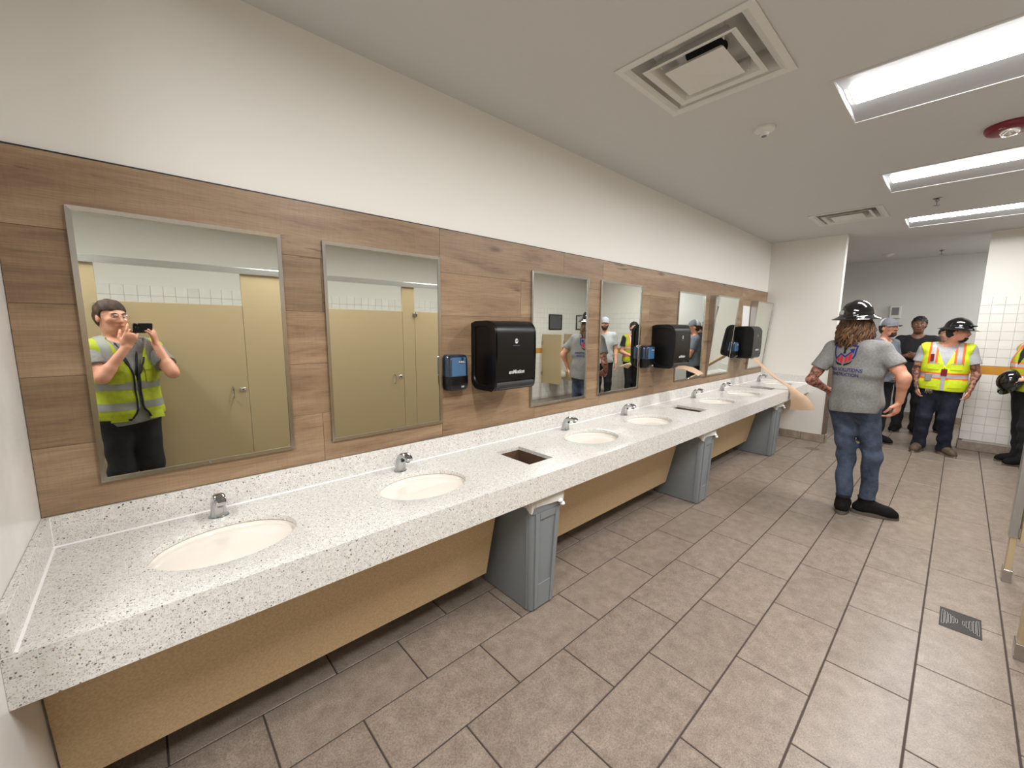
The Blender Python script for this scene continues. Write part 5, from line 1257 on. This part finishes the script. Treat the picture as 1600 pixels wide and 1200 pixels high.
def hatmesh(c, tilt):
    Rm = Matrix.Rotation(math.radians(118-90), 3, 'Z')@Matrix.Rotation(math.radians(tilt), 3, 'X'); rs = []
    for t in (2, 20, 40, 60, 78, 90): rs.append((math.sin(math.radians(t))*.112, math.sin(math.radians(t))*.138, .105*math.cos(math.radians(t))))
    rs += [(.128, .155, -.012), (.160, .192, -.030), (.158, .19, -.034), (.11, .135, -.015)]
    return [[tuple(Vector(c)+Rm@Vector((a*math.sin(2*math.pi*i/32), b*math.cos(2*math.pi*i/32), z))) for i in range(32)] for a, b, z in rs]
MB().loft(hatmesh((8.19, -2.565, 1.05), -62)).build('hat_shell', C_HAT, hh, smooth=50)
MB().loft([[tuple(Vector(p)*.985+Vector((8.19, -2.565, 1.05))*.015) for p in r] for r in hatmesh((8.19, -2.565, 1.05), -62)[5:6]]+[[tuple(Vector(p)*.4+Vector((8.19, -2.565, 1.05))*.6) for p in hatmesh((8.19, -2.565, 1.05), -62)[5]]]).build('suspension', C_NAVY, hh)

# --- bearded man in the pale cap, seen only in a mirror
mw = Person('bearded man in pale cap and grey t-shirt, seen only in the fourth mirror', (7.54, -2.98), 142, 1.86, head=(6, 0), skin=C_SKIN)
mw.hand(mw.J['wrR'], (0, .1, -1), (-1, 0, 0), -1); mw.hand(mw.J['wrL'], (0, .1, -1), (1, 0, 0), 1)
mw.body(); mw.shirt(C_TEE2, hem=.88, seed=9.1); mw.pants(C_BLACKP, seed=6.7); mw.boots(C_BOOT, C_SOLE, (12, -12)); mw.hair(C_HAIRK); mw.beard(C_HAIRB, True); mw.cap_hat(C_CAPP, C_CAPG, C_CAPP)

# --- the photographer, reflected in the first mirror
ph = Person('man in glasses and yellow vest photographing, reflected in the first mirror', (.205, -2.29), 68, 1.815, head=(-8, -4), girth=.93, h=.006, skin=C_SKIN_R)
W = ph.loc; A = lambda a, b, c: tuple(CAM+RGT*a+UPV*b+FWD*c)
ph.J.update(head=W((.165, -2.300, 1.705)), neck=W((.185, -2.325, 1.51)), shR=W((.385, -2.350, 1.455)), shL=W((.035, -2.270, 1.455)), elR=W((.485, -2.155, 1.265)), elL=W((.085, -2.085, 1.26)),
            wrR=W(A(.165, -.150, -.025)), wrL=W(A(-.060, -.170, -.025)), kneeR=W((.30, -2.31, .51)), kneeL=W((.12, -2.26, .51)), ankR=W((.31, -2.34, .09)), ankL=W((.11, -2.28, .09)))
D = lambda a, b, c: ph.ldir(tuple(RGT*a+UPV*b+FWD*c))
ph.hand(W(A(.165, -.150, -.025)), D(-.42, .86, .20), D(-.45, -.15, -.88), 1, (.30, .50, .35), thumb=(.6, .55, .45)); ph.hand(W(A(-.060, -.170, -.025)), D(.22, .95, .18), D(.55, -.1, -.82), -1, (.65, .8, .6), index=(.15, .30, .25), thumb=(.6, .55, .45))
ph.body(); ph.shirt(C_TEE, hem=.87, sleeve=.64, seed=4.4); ph.pants(C_BLACKP, seed=7.7); ph.boots(C_BOOT, C_SOLE, (12, -12)); ph.hair(C_HAIRB)
vp = ph.vest(C_HIVIS2, hem=.90, open_front=True, seed=2.2, mesh_h=.006)
ph.hband(vp, 1.135, 1.19, 'grey_band', C_GREYTAPE); ph.hband(vp, .985, 1.04, 'grey_band', C_GREYTAPE); ph.hband(vp, .895, .917, 'hem_trim', C_NAVY)
for sx in (-1, 1):
    x0, x1 = (.10, .15) if sx > 0 else (-.15, -.10); ph.vband(vp, x0, x1, 'grey_strap', C_GREYTAPE, 1.34, 1.6, True); ph.vband(vp, x0, x1, 'grey_strap', C_GREYTAPE, 1.19, 1.6, False)
bm = bmesh.new(); bm.from_mesh(vp.data); vt = BVHTree.FromBMesh(bm); bm.free()
def edge_pts(sx, zs, dx): 
    out = []
    for z in zs:
        x = sx*dx
        for _ in range(40):
            h = vt.ray_cast(Vector((x, .8, z)), Vector((0, -1, 0)))
            if h[0] is not None and h[0].y > .03: break
            x += sx*.005
        out.append((x, (h[0].y if h[0] is not None else .12)+.003, z))
    return out
for sx in (-1, 1):
    zs = [.935+.033*i for i in range(15)]; ep_ = [q for q in edge_pts(sx, zs, .012) if abs(q[0]) < .10 and q[1] > .04]; local_mesh(MB().tube(ep_, .007, 6), 'front_trim', C_NAVY, vp, smooth=180)
    pk = MB().loft([[on_front(vt, sx*(.065+.085*i/5), z, .006) for i in range(6)] for z in (1.205, 1.26, 1.32)], False, False, False)
    local_mesh(pk, 'chest_pocket', C_HIVIS2, vp, smooth=60)
    local_mesh(MB().loft([[on_front(vt, sx*(.06+.095*i/5), z, .010) for i in range(6)] for z in (1.30, 1.335)], False, False, False), 'pocket_flap', C_HIVIS2, vp, smooth=60)
    local_mesh(MB().loft([[on_front(vt, sx*(.06+.10*i/5), z, .006) for i in range(6)] for z in (.915, .975)], False, False, False), 'lower_pocket', C_HIVIS2, vp, smooth=60)
local_mesh(MB().tube([(-.065, -.02, 1.53), (-.06, .06, 1.50), (-.025, .125, 1.36), (-.005, .15, 1.22)], .008, 6).tube([(.065, -.02, 1.53), (.06, .06, 1.50), (.03, .125, 1.36), (.005, .15, 1.22)], .008, 6), 'lanyard', C_NAVY, ph.root, smooth=180)
ge = MB()
for sx in (-1, 1):
    ge.tube([tuple(ph.hp(sx*.033+.022*math.cos(i*.524), .110, .003+.016*math.sin(i*.524))) for i in range(13)], .0011, 5); ge.tube([tuple(ph.hp(sx*.055, .109, .008)), tuple(ph.hp(sx*.076, .06, .008)), tuple(ph.hp(sx*.080, -.01, .002))], .0012, 5)
ge.tube([tuple(ph.hp(-.011, .110, .006)), tuple(ph.hp(0, .114, .009)), tuple(ph.hp(.011, .110, .006))], .0011, 5)
local_mesh(ge, 'spectacles', M['steel'], ph.root)
# the phone he holds: its ultra-wide lens sits at the camera
pc = CAM+RGT*.050-UPV*.027-FWD*.0105
po = thing('phone', tuple(pc), 'black phone held sideways by the man reflected in the first mirror', 'phone')
def pbox(u0, u1, v0, v1, w0, w1, r=0):
    mb = MB(); ring = lambda w, e: [tuple(pc+RGT*(cx+rr*math.cos(a))+UPV*(cy+rr*math.sin(a))+FWD*w) for cx, cy, a0 in ((u1-r, v1-r, 0), (u0+r, v1-r, 90), (u0+r, v0+r, 180), (u1-r, v0+r, 270)) for a in [math.radians(a0+30*k) for k in range(4)] for rr in (r-e,)]
    return mb.loft([ring(w0, .001), ring(w0+.001, 0), ring(w1-.001, 0), ring(w1, .001)])
pbox(-.075, .075, -.0375, .0375, -.004, .004, .011).build('phone_case', M['black'], po, smooth=40)
pbox(-.072, .072, -.0345, .0345, -.0048, -.0039, .009).build('screen', M['blackgloss'], po)
pbox(-.071, -.033, -.001, .035, .0038, .0062, .009).build('camera_bump', M['blackgloss'], po, smooth=40)
for u_, v_ in ((-.050, .027), (-.061, .008), (-.042, .008)):
    q = pc+RGT*u_+UPV*v_
    MB().loft([[tuple(q+(RGT*math.cos(2*math.pi*i/16)+UPV*math.sin(2*math.pi*i/16))*r+FWD*w) for i in range(16)] for r, w in ((.007, .006), (.007, .0076), (.005, .0078))]).build('lens_ring', M['darkgrey'], po, smooth=40)
